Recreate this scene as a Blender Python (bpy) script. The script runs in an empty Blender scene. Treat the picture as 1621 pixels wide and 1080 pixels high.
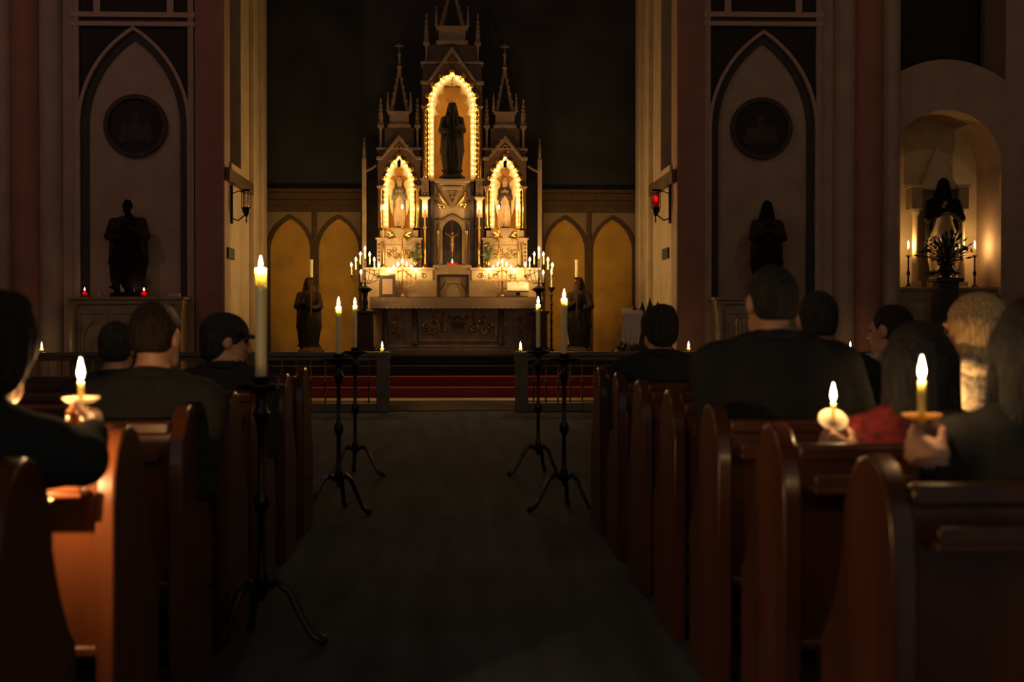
import bpy, bmesh, math, random
import numpy as np
from mathutils import Vector, Matrix
random.seed(7)
PI = math.pi
sc = bpy.context.scene
COL = sc.collection

# ------------------------------------------------------------------ camera, world, exposure
FPX = 2251.0
YAW, PITCH, HC = math.radians(2.404), math.radians(0.8145), 1.22
cam_d = bpy.data.cameras.new('camera')
cam = bpy.data.objects.new('camera', cam_d)
COL.objects.link(cam)
cam.location = (0, 0, HC)
cam.rotation_euler = (PI / 2 - PITCH, 0, -YAW)
cam_d.sensor_width = 36.0
cam_d.lens = FPX / 1621 * 36.0
cam_d.clip_start = 0.05
cam_d.clip_end = 200
cam_d.dof.use_dof = True
cam_d.dof.focus_distance = 21.0
cam_d.dof.aperture_fstop = 3.6
sc.camera = cam

W = bpy.data.worlds.new('dim_nave')
sc.world = W
W.use_nodes = True
bg = W.node_tree.nodes['Background']
bg.inputs[0].default_value = (1.0, 0.93, 0.84, 1)
bg.inputs[1].default_value = 0.18

sc.view_settings.view_transform = 'Standard'
sc.view_settings.look = 'None'
sc.view_settings.gamma = 1.0
sc.view_settings.use_curve_mapping = False
sc.view_settings.exposure = 0.0

WARM = (1.0, 0.56, 0.20)
P_ALTAR, P_STAND, P_HAND, P_VOTIVE, P_ALCOVE = 2.4, 2.6, 0.5, 0.4, 8.5
BULB = 62.0

_f = Vector((math.sin(YAW) * math.cos(PITCH), math.cos(YAW) * math.cos(PITCH), -math.sin(PITCH)))
_r = Vector((math.cos(YAW), -math.sin(YAW), 0))
_u = _r.cross(_f)

def at(px, py, Y):
    """photo pixel -> point on the frontal plane at depth Y"""
    d = _f * FPX + _r * (px - 810.5) + _u * (540 - py)
    t = Y / d.y
    return Vector((d.x * t, Y, HC + d.z * t))

# ------------------------------------------------------------------ materials
MATS = {}

def mat(name, col, rough=0.6, metal=0.0, var=0.12, scale=14.0, bump=0.0, sss=0.0, spec=0.5, coat=0.0, wave=None, trans=0.0, sheen=0.0):
    if name in MATS:
        return MATS[name]
    m = bpy.data.materials.new(name)
    m.use_nodes = True
    nt = m.node_tree
    b = nt.nodes['Principled BSDF']
    tc = nt.nodes.new('ShaderNodeTexCoord')
    if wave:
        tx = nt.nodes.new('ShaderNodeTexNoise')
        mp = nt.nodes.new('ShaderNodeMapping')
        mp.inputs['Scale'].default_value = wave
        nt.links.new(tc.outputs['Object'], mp.inputs[0])
        nt.links.new(mp.outputs[0], tx.inputs['Vector'])
    else:
        tx = nt.nodes.new('ShaderNodeTexNoise')
        nt.links.new(tc.outputs['Object'], tx.inputs['Vector'])
    tx.inputs['Scale'].default_value = scale
    tx.inputs['Detail'].default_value = 4
    cr = nt.nodes.new('ShaderNodeValToRGB')
    lo = [max(0, c * (1 - var * 2)) for c in col]
    hi = [min(1, c * (1 + var * 2)) for c in col]
    cr.color_ramp.elements[0].color = (*lo, 1)
    cr.color_ramp.elements[1].color = (*hi, 1)
    cr.color_ramp.elements[0].position = 0.3
    cr.color_ramp.elements[1].position = 0.7
    nt.links.new(tx.outputs[0], cr.inputs[0])
    nt.links.new(cr.outputs[0], b.inputs['Base Color'])
    b.inputs['Roughness'].default_value = rough
    b.inputs['Metallic'].default_value = metal
    b.inputs['Specular IOR Level'].default_value = spec
    b.inputs['Coat Weight'].default_value = coat
    b.inputs['Coat Roughness'].default_value = 0.15
    b.inputs['Transmission Weight'].default_value = trans
    b.inputs['Sheen Weight'].default_value = sheen
    if sss:
        b.inputs['Subsurface Weight'].default_value = sss
        b.inputs['Subsurface Radius'].default_value = (1.0, 0.75, 0.45)
        b.inputs['Subsurface Scale'].default_value = 0.16
    if bump:
        bp = nt.nodes.new('ShaderNodeBump')
        bp.inputs['Strength'].default_value = bump
        bp.inputs['Distance'].default_value = 0.01
        nt.links.new(tx.outputs[0], bp.inputs['Height'])
        nt.links.new(bp.outputs[0], b.inputs['Normal'])
    MATS[name] = m
    return m

def emis(name, col, strength, see_through=False):
    m = bpy.data.materials.new(name)
    m.use_nodes = True
    nt = m.node_tree
    nt.nodes.clear()
    out = nt.nodes.new('ShaderNodeOutputMaterial')
    e = nt.nodes.new('ShaderNodeEmission')
    e.inputs[0].default_value = (*col, 1)
    e.inputs[1].default_value = strength
    if see_through:
        t = nt.nodes.new('ShaderNodeBsdfTransparent')
        a = nt.nodes.new('ShaderNodeAddShader')
        nt.links.new(e.outputs[0], a.inputs[0])
        nt.links.new(t.outputs[0], a.inputs[1])
        nt.links.new(a.outputs[0], out.inputs[0])
    else:
        nt.links.new(e.outputs[0], out.inputs[0])
    MATS[name] = m
    return m

def glass(name, col, alpha=0.35):
    """thin coloured glass that lets light straight through"""
    m = bpy.data.materials.new(name)
    m.use_nodes = True
    nt = m.node_tree
    nt.nodes.clear()
    out = nt.nodes.new('ShaderNodeOutputMaterial')
    t = nt.nodes.new('ShaderNodeBsdfTransparent')
    t.inputs[0].default_value = (*col, 1)
    g = nt.nodes.new('ShaderNodeBsdfGlossy')
    g.inputs['Roughness'].default_value = 0.05
    n = nt.nodes.new('ShaderNodeTexNoise')
    n.inputs['Scale'].default_value = 30
    mx = nt.nodes.new('ShaderNodeMixShader')
    mr = nt.nodes.new('ShaderNodeMapRange')
    mr.inputs['To Min'].default_value = alpha * 0.6
    mr.inputs['To Max'].default_value = alpha * 1.4
    nt.links.new(n.outputs[0], mr.inputs[0])
    nt.links.new(mr.outputs[0], mx.inputs[0])
    nt.links.new(t.outputs[0], mx.inputs[1])
    nt.links.new(g.outputs[0], mx.inputs[2])
    nt.links.new(mx.outputs[0], out.inputs[0])
    MATS[name] = m
    return m

def paper_mat(name, col):
    m = bpy.data.materials.new(name)
    m.use_nodes = True
    nt = m.node_tree
    nt.nodes.clear()
    out = nt.nodes.new('ShaderNodeOutputMaterial')
    n = nt.nodes.new('ShaderNodeTexNoise')
    n.inputs['Scale'].default_value = 90
    cr = nt.nodes.new('ShaderNodeValToRGB')
    cr.color_ramp.elements[0].color = (*[c * 0.85 for c in col], 1)
    cr.color_ramp.elements[1].color = (*col, 1)
    nt.links.new(n.outputs[0], cr.inputs[0])
    d = nt.nodes.new('ShaderNodeBsdfDiffuse')
    t = nt.nodes.new('ShaderNodeBsdfTranslucent')
    nt.links.new(cr.outputs[0], d.inputs[0])
    nt.links.new(cr.outputs[0], t.inputs[0])
    mx = nt.nodes.new('ShaderNodeMixShader')
    mx.inputs[0].default_value = 0.5
    nt.links.new(d.outputs[0], mx.inputs[1])
    nt.links.new(t.outputs[0], mx.inputs[2])
    nt.links.new(mx.outputs[0], out.inputs[0])
    MATS[name] = m
    return m

M_WALL = mat('painted_plaster', (0.40, 0.29, 0.20), 0.8, var=0.06, scale=3, bump=0.05)
M_WALLC = mat('chancel_cream_plaster', (0.55, 0.44, 0.26), 0.75, var=0.06, scale=3, bump=0.05)
M_RED = mat('red_brown_plaster', (0.34, 0.16, 0.10), 0.8, var=0.06, scale=3)
M_TRIM = mat('tan_moulding', (0.45, 0.31, 0.22), 0.65, var=0.05)
M_BAND = mat('dark_arch_band', (0.045, 0.035, 0.028), 0.7)
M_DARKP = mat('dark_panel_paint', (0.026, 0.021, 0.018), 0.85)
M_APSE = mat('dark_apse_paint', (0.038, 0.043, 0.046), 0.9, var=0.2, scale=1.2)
M_SPAN = mat('spandrel_cream_paint', (0.34, 0.25, 0.12), 0.75, var=0.06, scale=3)
M_OCHRE = mat('ochre_panel_paint', (0.70, 0.40, 0.055), 0.75, var=0.10, scale=2.5)
M_BROWN = mat('brown_arcade_paint', (0.11, 0.062, 0.022), 0.7)
M_FLOOR = mat('dark_floorboards', (0.060, 0.078, 0.090), 0.9, var=0.2, scale=6, wave=(1, 0.08, 1), spec=0.08)
M_WOODSTEP = mat('oak_step', (0.50, 0.34, 0.13), 0.4, var=0.2, scale=8, wave=(0.15, 1, 1))
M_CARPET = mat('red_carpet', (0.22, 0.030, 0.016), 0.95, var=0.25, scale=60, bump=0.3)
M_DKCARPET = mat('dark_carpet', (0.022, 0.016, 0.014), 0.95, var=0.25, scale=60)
M_PEW = mat('varnished_mahogany', (0.080, 0.024, 0.009), 0.30, var=0.22, scale=7, wave=(1, 1, 0.12), coat=0.08, spec=0.4)
M_PEWD = mat('dark_mahogany', (0.045, 0.020, 0.010), 0.5, var=0.2, scale=7, spec=0.3)
M_MARBLE = mat('cream_marble', (0.58, 0.45, 0.25), 0.35, var=0.08, scale=5)
M_MARBLE2 = mat('grey_tan_marble', (0.34, 0.25, 0.12), 0.4, var=0.12, scale=5)
M_RAIL = mat('dull_rail_marble', (0.13, 0.095, 0.055), 0.4, var=0.12, scale=5)
M_ALTARM = mat('brown_altar_marble', (0.20, 0.125, 0.06), 0.45, var=0.15, scale=5)
M_DSTONE = mat('dark_carved_wood', (0.13, 0.075, 0.032), 0.5, var=0.1, scale=9)
M_MATIRON = mat('matt_black_iron', (0.012, 0.010, 0.008), 0.75, 0.0, spec=0.15)
M_DKMARBLE = mat('dark_marble', (0.038, 0.027, 0.018), 0.5, var=0.2, scale=8)
M_STONE = mat('carved_white_wood', (0.34, 0.24, 0.14), 0.5, var=0.08, scale=9)
M_NICHE = mat('niche_gold_paint', (0.66, 0.38, 0.08), 0.6, var=0.08, scale=4)
M_GOLD = mat('gilding', (0.78, 0.48, 0.13), 0.28, 1.0, var=0.12)
M_DGOLD = mat('dull_gilding', (0.40, 0.24, 0.08), 0.35, 1.0, var=0.2)
M_BRASS = mat('old_brass', (0.30, 0.19, 0.07), 0.3, 1.0, var=0.2)
M_IRON = mat('black_iron', (0.020, 0.018, 0.016), 0.28, 0.6, var=0.2)
M_WAX = mat('candle_wax', (0.82, 0.66, 0.36), 0.45, var=0.03, sss=1.0)
M_AWAX = mat('aged_altar_wax', (0.62, 0.42, 0.18), 0.5, var=0.03, sss=0.4)
M_BWAX = mat('beeswax', (0.75, 0.42, 0.10), 0.45, var=0.03, sss=1.0)
M_WICK = mat('burnt_wick', (0.01, 0.008, 0.006), 0.9)
M_LINEN = mat('altar_linen', (0.42, 0.31, 0.18), 0.9, var=0.06, scale=80, bump=0.1)
M_WHITECL = mat('white_cloth', (0.62, 0.55, 0.42), 0.9, var=0.06, scale=60)
M_PAGE = mat('book_pages', (0.70, 0.62, 0.47), 0.8, var=0.04)
M_LEATHER = mat('dark_leather', (0.05, 0.025, 0.018), 0.5)
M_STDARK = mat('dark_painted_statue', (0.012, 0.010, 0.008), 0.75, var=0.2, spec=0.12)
M_STBROWN = mat('brown_statue_robe', (0.034, 0.021, 0.013), 0.7, var=0.2, spec=0.2)
M_STBLUE = mat('grey_green_robe', (0.10, 0.09, 0.055), 0.55, var=0.2)
M_STCREAM = mat('cream_statue_robe', (0.36, 0.27, 0.15), 0.5, var=0.1)
M_STSKIN = mat('statue_skin', (0.42, 0.25, 0.15), 0.5, var=0.05)
M_STHAIR = mat('statue_hair', (0.06, 0.03, 0.015), 0.6)
M_WING = mat('gilded_wing', (0.78, 0.62, 0.36), 0.45, 0.0, var=0.1)
M_LEAF = mat('green_leaves', (0.05, 0.11, 0.03), 0.5, var=0.3, scale=20)
M_DLEAF = mat('dark_leaves', (0.022, 0.026, 0.014), 0.5, var=0.3, scale=20)
M_YFLOWER = mat('yellow_petals', (0.72, 0.50, 0.08), 0.6, var=0.1)
M_WFLOWER = mat('white_petals', (0.75, 0.68, 0.52), 0.6, var=0.06)
M_BLACK = mat('black_wool', (0.027, 0.027, 0.026), 0.95, var=0.08, scale=60, spec=0.1)
M_NAVY = mat('charcoal_wool', (0.024, 0.024, 0.024), 0.95, var=0.08, scale=60, spec=0.1)
M_REDCL = mat('dark_red_wool', (0.17, 0.010, 0.012), 0.85, var=0.3, scale=40)
M_BEIGE = mat('beige_knit', (0.46, 0.36, 0.24), 0.9, var=0.3, scale=45, bump=0.4)
M_SKIN = mat('skin', (0.52, 0.27, 0.16), 0.5, var=0.05, scale=20)
M_LIPS = mat('lips', (0.40, 0.13, 0.10), 0.5)
M_EYE = mat('dark_eye', (0.03, 0.02, 0.015), 0.2)
M_HAIRB = mat('black_hair', (0.028, 0.026, 0.023), 0.7, var=0.4, scale=30, wave=(6, 6, 0.5), bump=1.0, spec=0.25)
M_HAIRBR = mat('brown_hair', (0.026, 0.015, 0.010), 0.7, var=0.4, scale=30, wave=(6, 6, 0.5), bump=1.0, spec=0.25)
M_HAIRBL = mat('blond_hair', (0.56, 0.36, 0.15), 0.45, var=0.35, scale=30, wave=(6, 6, 0.5), bump=0.35, spec=0.25)
M_TROUSER = mat('dark_trousers', (0.018, 0.016, 0.018), 0.9, spec=0.1)
M_SHOE = mat('black_shoe', (0.012, 0.010, 0.010), 0.35)
M_PAPER = paper_mat('drip_paper', (0.85, 0.78, 0.62))
M_TANP = paper_mat('tan_drip_card', (0.70, 0.42, 0.14))
M_FLAME = emis('flame', (1.0, 0.80, 0.50), 14.0, True)
M_BULB = emis('lit_bulb', (1.0, 0.58, 0.20), BULB)
M_REDEM = emis('red_votive_glow', (1.0, 0.10, 0.05), 3.0)
M_CLEARG = glass('clear_glass', (0.95, 0.92, 0.85), 0.15)
M_REDG = glass('ruby_glass', (0.75, 0.03, 0.02), 0.10)

# ------------------------------------------------------------------ mesh building
def wloc(o):
    v = Vector((0, 0, 0))
    while o is not None:
        v += o.location
        o = o.parent
    return v

class MB:
    def __init__(s):
        s.v, s.f, s.m, s.cur = [], [], [], 0

    def add(s, vs, fs):
        b = len(s.v)
        s.v += [tuple(v) for v in vs]
        s.f += [tuple(i + b for i in f) for f in fs]
        s.m += [s.cur] * len(fs)
        return s

    def box(s, x0, x1, y0, y1, z0, z1):
        vs = [(x, y, z) for z in (z0, z1) for y in (y0, y1) for x in (x0, x1)]
        return s.add(vs, [(0, 2, 3, 1), (4, 5, 7, 6), (0, 1, 5, 4), (2, 6, 7, 3), (0, 4, 6, 2), (1, 3, 7, 5)])

    def cbox(s, c, d):
        return s.box(c[0] - d[0] / 2, c[0] + d[0] / 2, c[1] - d[1] / 2, c[1] + d[1] / 2, c[2] - d[2] / 2, c[2] + d[2] / 2)

    def prism(s, pts, a0, a1, axis='y'):
        """convex-ish polygon pts extruded; axis y: pts are (x,z); axis x: (y,z); axis z: (x,y)"""
        n = len(pts)
        def P(p, a):
            return {'y': (p[0], a, p[1]), 'x': (a, p[0], p[1]), 'z': (p[0], p[1], a)}[axis]
        vs = [P(p, a0) for p in pts] + [P(p, a1) for p in pts]
        fs = [tuple(range(n)), tuple(range(2 * n - 1, n - 1, -1))]
        fs += [(i, i + n, (i + 1) % n + n, (i + 1) % n) for i in range(n)]
        return s.add(vs, fs)

    def strip(s, a, b, y0, y1, closed=False):
        """slab between two polylines a, b of (x,z), from y0 (front) to y1"""
        n = len(a)
        vs = []
        for p, q in zip(a, b):
            vs += [(p[0], y0, p[1]), (q[0], y0, q[1]), (p[0], y1, p[1]), (q[0], y1, q[1])]
        fs = []
        for i in range(n if closed else n - 1):
            k, l = 4 * i, 4 * ((i + 1) % n)
            fs += [(k, l, l + 1, k + 1), (k + 2, k + 3, l + 3, l + 2), (k, k + 2, l + 2, l), (k + 1, l + 1, l + 3, k + 3)]
        if not closed:
            e = 4 * (n - 1)
            fs += [(0, 1, 3, 2), (e, e + 2, e + 3, e + 1)]
        return s.add(vs, fs)

    def lathe(s, prof, c=(0, 0, 0), n=16, cap=True):
        """prof: list of (r,z)"""
        vs, fs = [], []
        for r, z in prof:
            for k in range(n):
                a = 2 * PI * k / n
                vs.append((c[0] + r * math.cos(a), c[1] + r * math.sin(a), c[2] + z))
        for i in range(len(prof) - 1):
            for k in range(n):
                k2 = (k + 1) % n
                fs.append((i * n + k, i * n + k2, (i + 1) * n + k2, (i + 1) * n + k))
        if cap:
            fs.append(tuple(range(n - 1, -1, -1)))
            t = (len(prof) - 1) * n
            fs.append(tuple(range(t, t + n)))
        return s.add(vs, fs)

    def tube(s, pts, r, n=8, close=False):
        pts = [Vector(p) for p in pts]
        m = len(pts)
        rr = r if isinstance(r, (list, tuple)) else [r] * m
        vs, fs = [], []
        prev = None
        for i, p in enumerate(pts):
            if close:
                t = (pts[(i + 1) % m] - pts[i - 1]).normalized()
            else:
                t = (pts[min(i + 1, m - 1)] - pts[max(i - 1, 0)]).normalized()
            if prev is None:
                ref = Vector((0, 0, 1)) if abs(t.z) < 0.9 else Vector((1, 0, 0))
                a = t.cross(ref).normalized()
            else:
                a = prev - t * prev.dot(t)
                a = a.normalized() if a.length > 1e-6 else t.orthogonal().normalized()
            prev = a
            b = t.cross(a)
            for k in range(n):
                w = 2 * PI * k / n
                vs.append(p + (a * math.cos(w) + b * math.sin(w)) * rr[i])
        for i in range(m if close else m - 1):
            j = (i + 1) % m
            for k in range(n):
                k2 = (k + 1) % n
                fs.append((i * n + k, i * n + k2, j * n + k2, j * n + k))
        if not close:
            fs.append(tuple(range(n - 1, -1, -1)))
            fs.append(tuple(range((m - 1) * n, m * n)))
        return s.add(vs, fs)

    def ball(s, c, r, n=10, m=7, sz=1.0, sx=1.0, sy=1.0):
        vs = [(c[0], c[1], c[2] - r * sz)]
        fs = []
        for i in range(1, m):
            t = PI * i / m
            for k in range(n):
                a = 2 * PI * k / n
                vs.append((c[0] + r * sx * math.sin(t) * math.cos(a), c[1] + r * sy * math.sin(t) * math.sin(a), c[2] - r * sz * math.cos(t)))
        vs.append((c[0], c[1], c[2] + r * sz))
        for k in range(n):
            fs.append((0, 1 + (k + 1) % n, 1 + k))
        for i in range(m - 2):
            for k in range(n):
                a, b = 1 + i * n + k, 1 + i * n + (k + 1) % n
                fs.append((a, b, b + n, a + n))
        L = len(vs) - 1
        for k in range(n):
            a = 1 + (m - 2) * n
            fs.append((L, a + k, a + (k + 1) % n))
        return s.add(vs, fs)

    def build(s, name, material, parent=None, smooth=40, bev=0.0, mats=None):
        me = bpy.data.meshes.new(name)
        o = bpy.data.objects.new(name, me)
        if parent is not None:
            org = wloc(parent)
        else:
            xs, ys, zs = zip(*s.v)
            org = Vector(((min(xs) + max(xs)) / 2, (min(ys) + max(ys)) / 2, min(zs)))
            o.location = org
        me.from_pydata([(v[0] - org.x, v[1] - org.y, v[2] - org.z) for v in s.v], [], s.f)
        for mm in (mats or [material]):
            me.materials.append(mm)
        if mats:
            me.polygons.foreach_set('material_index', s.m)
        bm = bmesh.new()
        bm.from_mesh(me)
        bmesh.ops.recalc_face_normals(bm, faces=bm.faces)
        bm.to_mesh(me)
        bm.free()
        if smooth:
            me.shade_smooth()
            me.set_sharp_from_angle(angle=math.radians(smooth))
        COL.objects.link(o)
        if parent is not None:
            o.parent = parent
        if bev:
            b = o.modifiers.new('bevel', 'BEVEL')
            b.width = bev
            b.segments = 2
            b.limit_method = 'ANGLE'
        return o

def tag(o, label, cat, group=None):
    o['label'] = label
    o['category'] = cat
    if group:
        o['group'] = group
    return o

def thing(name, label, cat, loc=(0, 0, 0), group=None):
    o = bpy.data.objects.new(name, None)
    o.empty_display_size = 0.1
    COL.objects.link(o)
    o.location = loc
    return tag(o, label, cat, group)

def struct(o):
    o['kind'] = 'structure'
    return o

def sroot(name, loc):
    o = bpy.data.objects.new(name, None)
    COL.objects.link(o)
    o.location = loc
    o['kind'] = 'structure'
    return o

def copy_tree(o, parent=None):
    c = o.copy()
    COL.objects.link(c)
    c.parent = parent
    for ch in list(o.children):
        copy_tree(ch, c)
    return c

def BX(x0, x1, y0, y1, z0, z1, name, m, parent=None, bev=0.0):
    return MB().box(x0, x1, y0, y1, z0, z1).build(name, m, parent, smooth=0 if not bev else 40, bev=bev)

def arch_path(hw, zb, zs, za, n=10, cx=0.0, d=0.0, arc_only=False):
    """pointed arch polyline, left foot -> apex -> right foot, shrunk inward by d"""
    h = za - zs
    r = (hw * hw + h * h) / (2 * hw)
    c = r - hw
    r2 = r - d
    top = math.sqrt(max(r2 * r2 - c * c, 1e-6))
    a1 = math.atan2(top, -c) if c > 0 else PI / 2
    pts = []
    for i in range(n + 1):
        a = PI + (a1 - PI) * i / n
        pts.append((c + r2 * math.cos(a), zs + r2 * math.sin(a)))
    R = [(-x, z) for x, z in reversed(pts[:-1])]
    P = pts + R
    if not arc_only:
        P = [(-(hw - d), zb)] + P + [(hw - d, zb)]
    return [(cx + x, z) for x, z in P]

def resample(P, n):
    L = [0]
    for a, b in zip(P, P[1:]):
        L.append(L[-1] + math.hypot(b[0] - a[0], b[1] - a[1]))
    out = []
    for i in range(n):
        t = L[-1] * i / (n - 1)
        k = 0
        while k < len(P) - 2 and L[k + 1] < t:
            k += 1
        u = (t - L[k]) / max(L[k + 1] - L[k], 1e-9)
        out.append((P[k][0] + (P[k + 1][0] - P[k][0]) * u, P[k][1] + (P[k + 1][1] - P[k][1]) * u))
    return out, L[-1]

def spiral(cx, cz, y, r0, turns, dirn=1, a0=0.0, n=26):
    return [(cx + dirn * r0 * (1 - 0.8 * i / n) * math.cos(a0 + 2 * PI * turns * i / n), y,
             cz + r0 * (1 - 0.8 * i / n) * math.sin(a0 + 2 * PI * turns * i / n)) for i in range(n + 1)]

# ------------------------------------------------------------------ the setting
YB, YF, XC = 23.6, 19.8, 3.14          # chancel back wall, chancel-arch wall, chancel half width
fl = sroot('floor', (0, 10, 0))
BX(-9, 9, -3, 24.5, -0.12, 0.0, 'floor_boards', M_FLOOR, fl)
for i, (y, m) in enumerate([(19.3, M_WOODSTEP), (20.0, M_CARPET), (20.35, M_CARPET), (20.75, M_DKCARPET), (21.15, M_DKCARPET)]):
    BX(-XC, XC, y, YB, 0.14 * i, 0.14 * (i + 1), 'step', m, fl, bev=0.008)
ZS = 0.70                               # sanctuary floor

# back wall of the chancel with its painted blind arcade
wb = sroot('wall_back', (0, YB, 0))
zc = at(717, 325, YB).z
BX(-XC - 0.3, XC + 0.3, YB, YB + 0.3, ZS, zc, 'arcade_wall', M_SPAN, wb)
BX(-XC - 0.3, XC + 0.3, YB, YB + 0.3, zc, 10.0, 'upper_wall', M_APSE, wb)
cor = MB()
for i, (zz, d) in enumerate([(zc, 0.06), (zc + 0.08, 0.10), (zc + 0.20, 0.16)]):
    cor.box(-XC, XC, YB - d, YB, zz, zz + (0.08, 0.12, 0.06)[i])
cor.build('cornice', M_BROWN, wb, bev=0.01)
zarch_a, zarch_s, zpb = at(717, 341, YB).z, at(717, 398, YB).z, ZS
BX(-XC, XC, YB - 0.035, YB, zc - 0.12, zc, 'frieze_band', M_BROWN, wb)
for k, c in enumerate((-2.66, -1.87, -1.08, 1.08, 1.87, 2.66)):
    hw = 0.39
    o_ = arch_path(hw, zpb, zarch_s, zarch_a, 10, c)
    i_ = arch_path(hw, zpb, zarch_s, zarch_a, 10, c, 0.06)
    MB().strip(o_, i_, YB - 0.04, YB).build('arch_band', M_BROWN, wb)
    pan = MB()
    n = len(i_)
    pan.strip(i_, [(c, zpb)] * n if False else [(p[0], zpb) for p in i_], YB - 0.008, YB)
    pan.build('ochre_panel', M_OCHRE, wb)
for c in (-3.08, -2.265, -1.475, 1.475, 2.265, 3.08):
    BX(c - 0.035, c + 0.035, YB - 0.045, YB, ZS, zc - 0.1, 'mullion', M_BROWN, wb)

# side walls of the chancel
for s, nm in ((-1, 'wall_left'), (1, 'wall_right')):
    w = sroot(nm, (s * XC, 21.7, 0))
    xa, xb = sorted((s * XC, s * (XC + 0.45)))
    # wall with a deep dark window recess
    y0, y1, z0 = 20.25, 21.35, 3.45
    m_ = MB()
    m_.box(xa, xb, YF, y0, 0, 10.0).box(xa, xb, y1, YB, 0, 10.0).box(xa, xb, y0, y1, 0, z0)
    m_.build('wall_face', M_WALLC, w)
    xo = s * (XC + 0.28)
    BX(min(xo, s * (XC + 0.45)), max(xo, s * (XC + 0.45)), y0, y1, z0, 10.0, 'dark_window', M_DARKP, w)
    x1 = s * (XC - 0.07)
    BX(min(s * XC, x1), max(s * XC, x1), YF + 0.02, 22.2, 3.16, 3.34, 'string_course', M_BROWN, w, bev=0.01)
    BX(min(s * XC, s * (XC - 0.04)), max(s * XC, s * (XC - 0.04)), y0 - 0.05, y1 + 0.1, 3.34, 3.45, 'window_sill', M_WALLC, w, bev=0.01)
    for (ya, yb, d) in ((22.2, 22.75, 0.08), (22.75, 23.25, 0.14), (23.25, YB - 0.05, 0.05)):
        x1 = s * (XC - d)
        BX(min(s * XC, x1), max(s * XC, x1), ya, yb, ZS, 10.0, 'pilaster', M_WALLC, w, bev=0.015)

# front walls either side of the chancel arch, with gothic panel frames
def niche_wall(nm, s, pL, pR, pc, pyA, pyS):
    """pL,pR: niche edges px; pc niche centre"""
    xin = s * XC
    xl, xr, cx = at(pL, 300, YF).x, at(pR, 300, YF).x, at(pc, 300, YF).x
    hw = (xr - xl) / 2
    cx = (xl + xr) / 2
    za, zs = at(pc, pyA, YF).z, at(pc, pyS, YF).z
    ztop = at(pc, 42, YF).z
    w = sroot(nm, (cx, YF, 0))
    xout = s * 5.62
    x0, x1 = sorted((xin, xout))
    T = 0.5
    m_ = MB()
    m_.box(x0, xl, YF, YF + T, 0, 10.0).box(xr, x1, YF, YF + T, 0, 10.0)
    m_.box(xl, xr, YF + 0.06, YF + T, 0, 10.0)
    m_.build('wall_face', M_WALL, w)
    # reddish strip next to the chancel opening
    a, b = sorted((xin + s * 0.004, s * (XC + 0.40)))
    BX(a, b, YF - 0.03, YF, 0, 10.0, 'corner_strip', M_RED, w, bev=0.01)
    n = 14
    O = arch_path(hw - 0.005, 0.3, zs, za, n, cx)
    I = arch_path(hw - 0.005, 0.3, zs, za, n, cx, 0.045)
    I2 = arch_path(hw - 0.005, 0.3, zs, za, n, cx, 0.15)
    MB().strip(O, I, YF - 0.05, YF + 0.06).build('arch_moulding', M_TRIM, w)
    MB().strip(I, I2, YF + 0.02, YF + 0.06).build('arch_band', M_BAND, w)
    # dark spandrels beside the arch
    arc = arch_path(hw - 0.005, 0.3, zs, za, n, cx, arc_only=True)
    half = len(arc) // 2
    MB().strip(arc[:half + 1], [(p[0], ztop) for p in arc[:half + 1]], YF + 0.03, YF + 0.06).build('spandrel', M_DARKP, w)
    MB().strip(arc[half:], [(p[0], ztop) for p in arc[half:]], YF + 0.03, YF + 0.06).build('spandrel', M_DARKP, w)
    # horizontal rails and the panels above
    for i, (pa, pb, m) in enumerate(((42, 35, M_TRIM), (35, 28, M_BAND), (28, 20, M_TRIM))):
        BX(xl - 0.06, xr + 0.06, YF - (0.05 if m is M_TRIM else -0.02), YF + 0.06, at(pc, pa, YF).z, at(pc, pb, YF).z, 'frame_rail', m, w)
    zu = at(pc, 20, YF).z
    BX(xl, xr, YF + 0.03, YF + 0.06, zu, 7.4, 'upper_panel', M_DARKP, w)
    for fx in (-0.64, 0.64):
        BX(cx + fx * hw - 0.045, cx + fx * hw + 0.045, YF - 0.02, YF + 0.06, zu, 7.4, 'mullion', M_TRIM, w)
    for x in (xl, xr):
        BX(x - 0.04, x + 0.04, YF - 0.042, YF + 0.02, 0.3, 9.0, 'frame_stile', M_WALL, w, bev=0.008)
    # clustered pier at the outer corner
    for i, (dx, r) in enumerate(((0.10, 0.16), (0.42, 0.20), (0.74, 0.15))):
        MB().lathe([(r * 1.5, 0), (r * 1.5, 0.35), (r * 1.2, 0.42), (r, 0.5), (r, 10.0)], (s * (5.40 + dx), YF - 0.02 - 0.06 * (i == 1), 0), 20).build('pier_shaft', M_WALL if i != 1 else M_RED, w)
    return cx, w
cxL, _ = niche_wall('wall_front_left', -1, 122, 303, 212, 42, 200)
cxR, _ = niche_wall('wall_front_right', 1, 1120, 1295, 1207, 48, 205)
BX(-9, -5.6, YF + 0.1, YF + 0.5, 0, 10.0, 'wall_far_left', M_WALL)
struct(bpy.data.objects['wall_far_left'])

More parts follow.
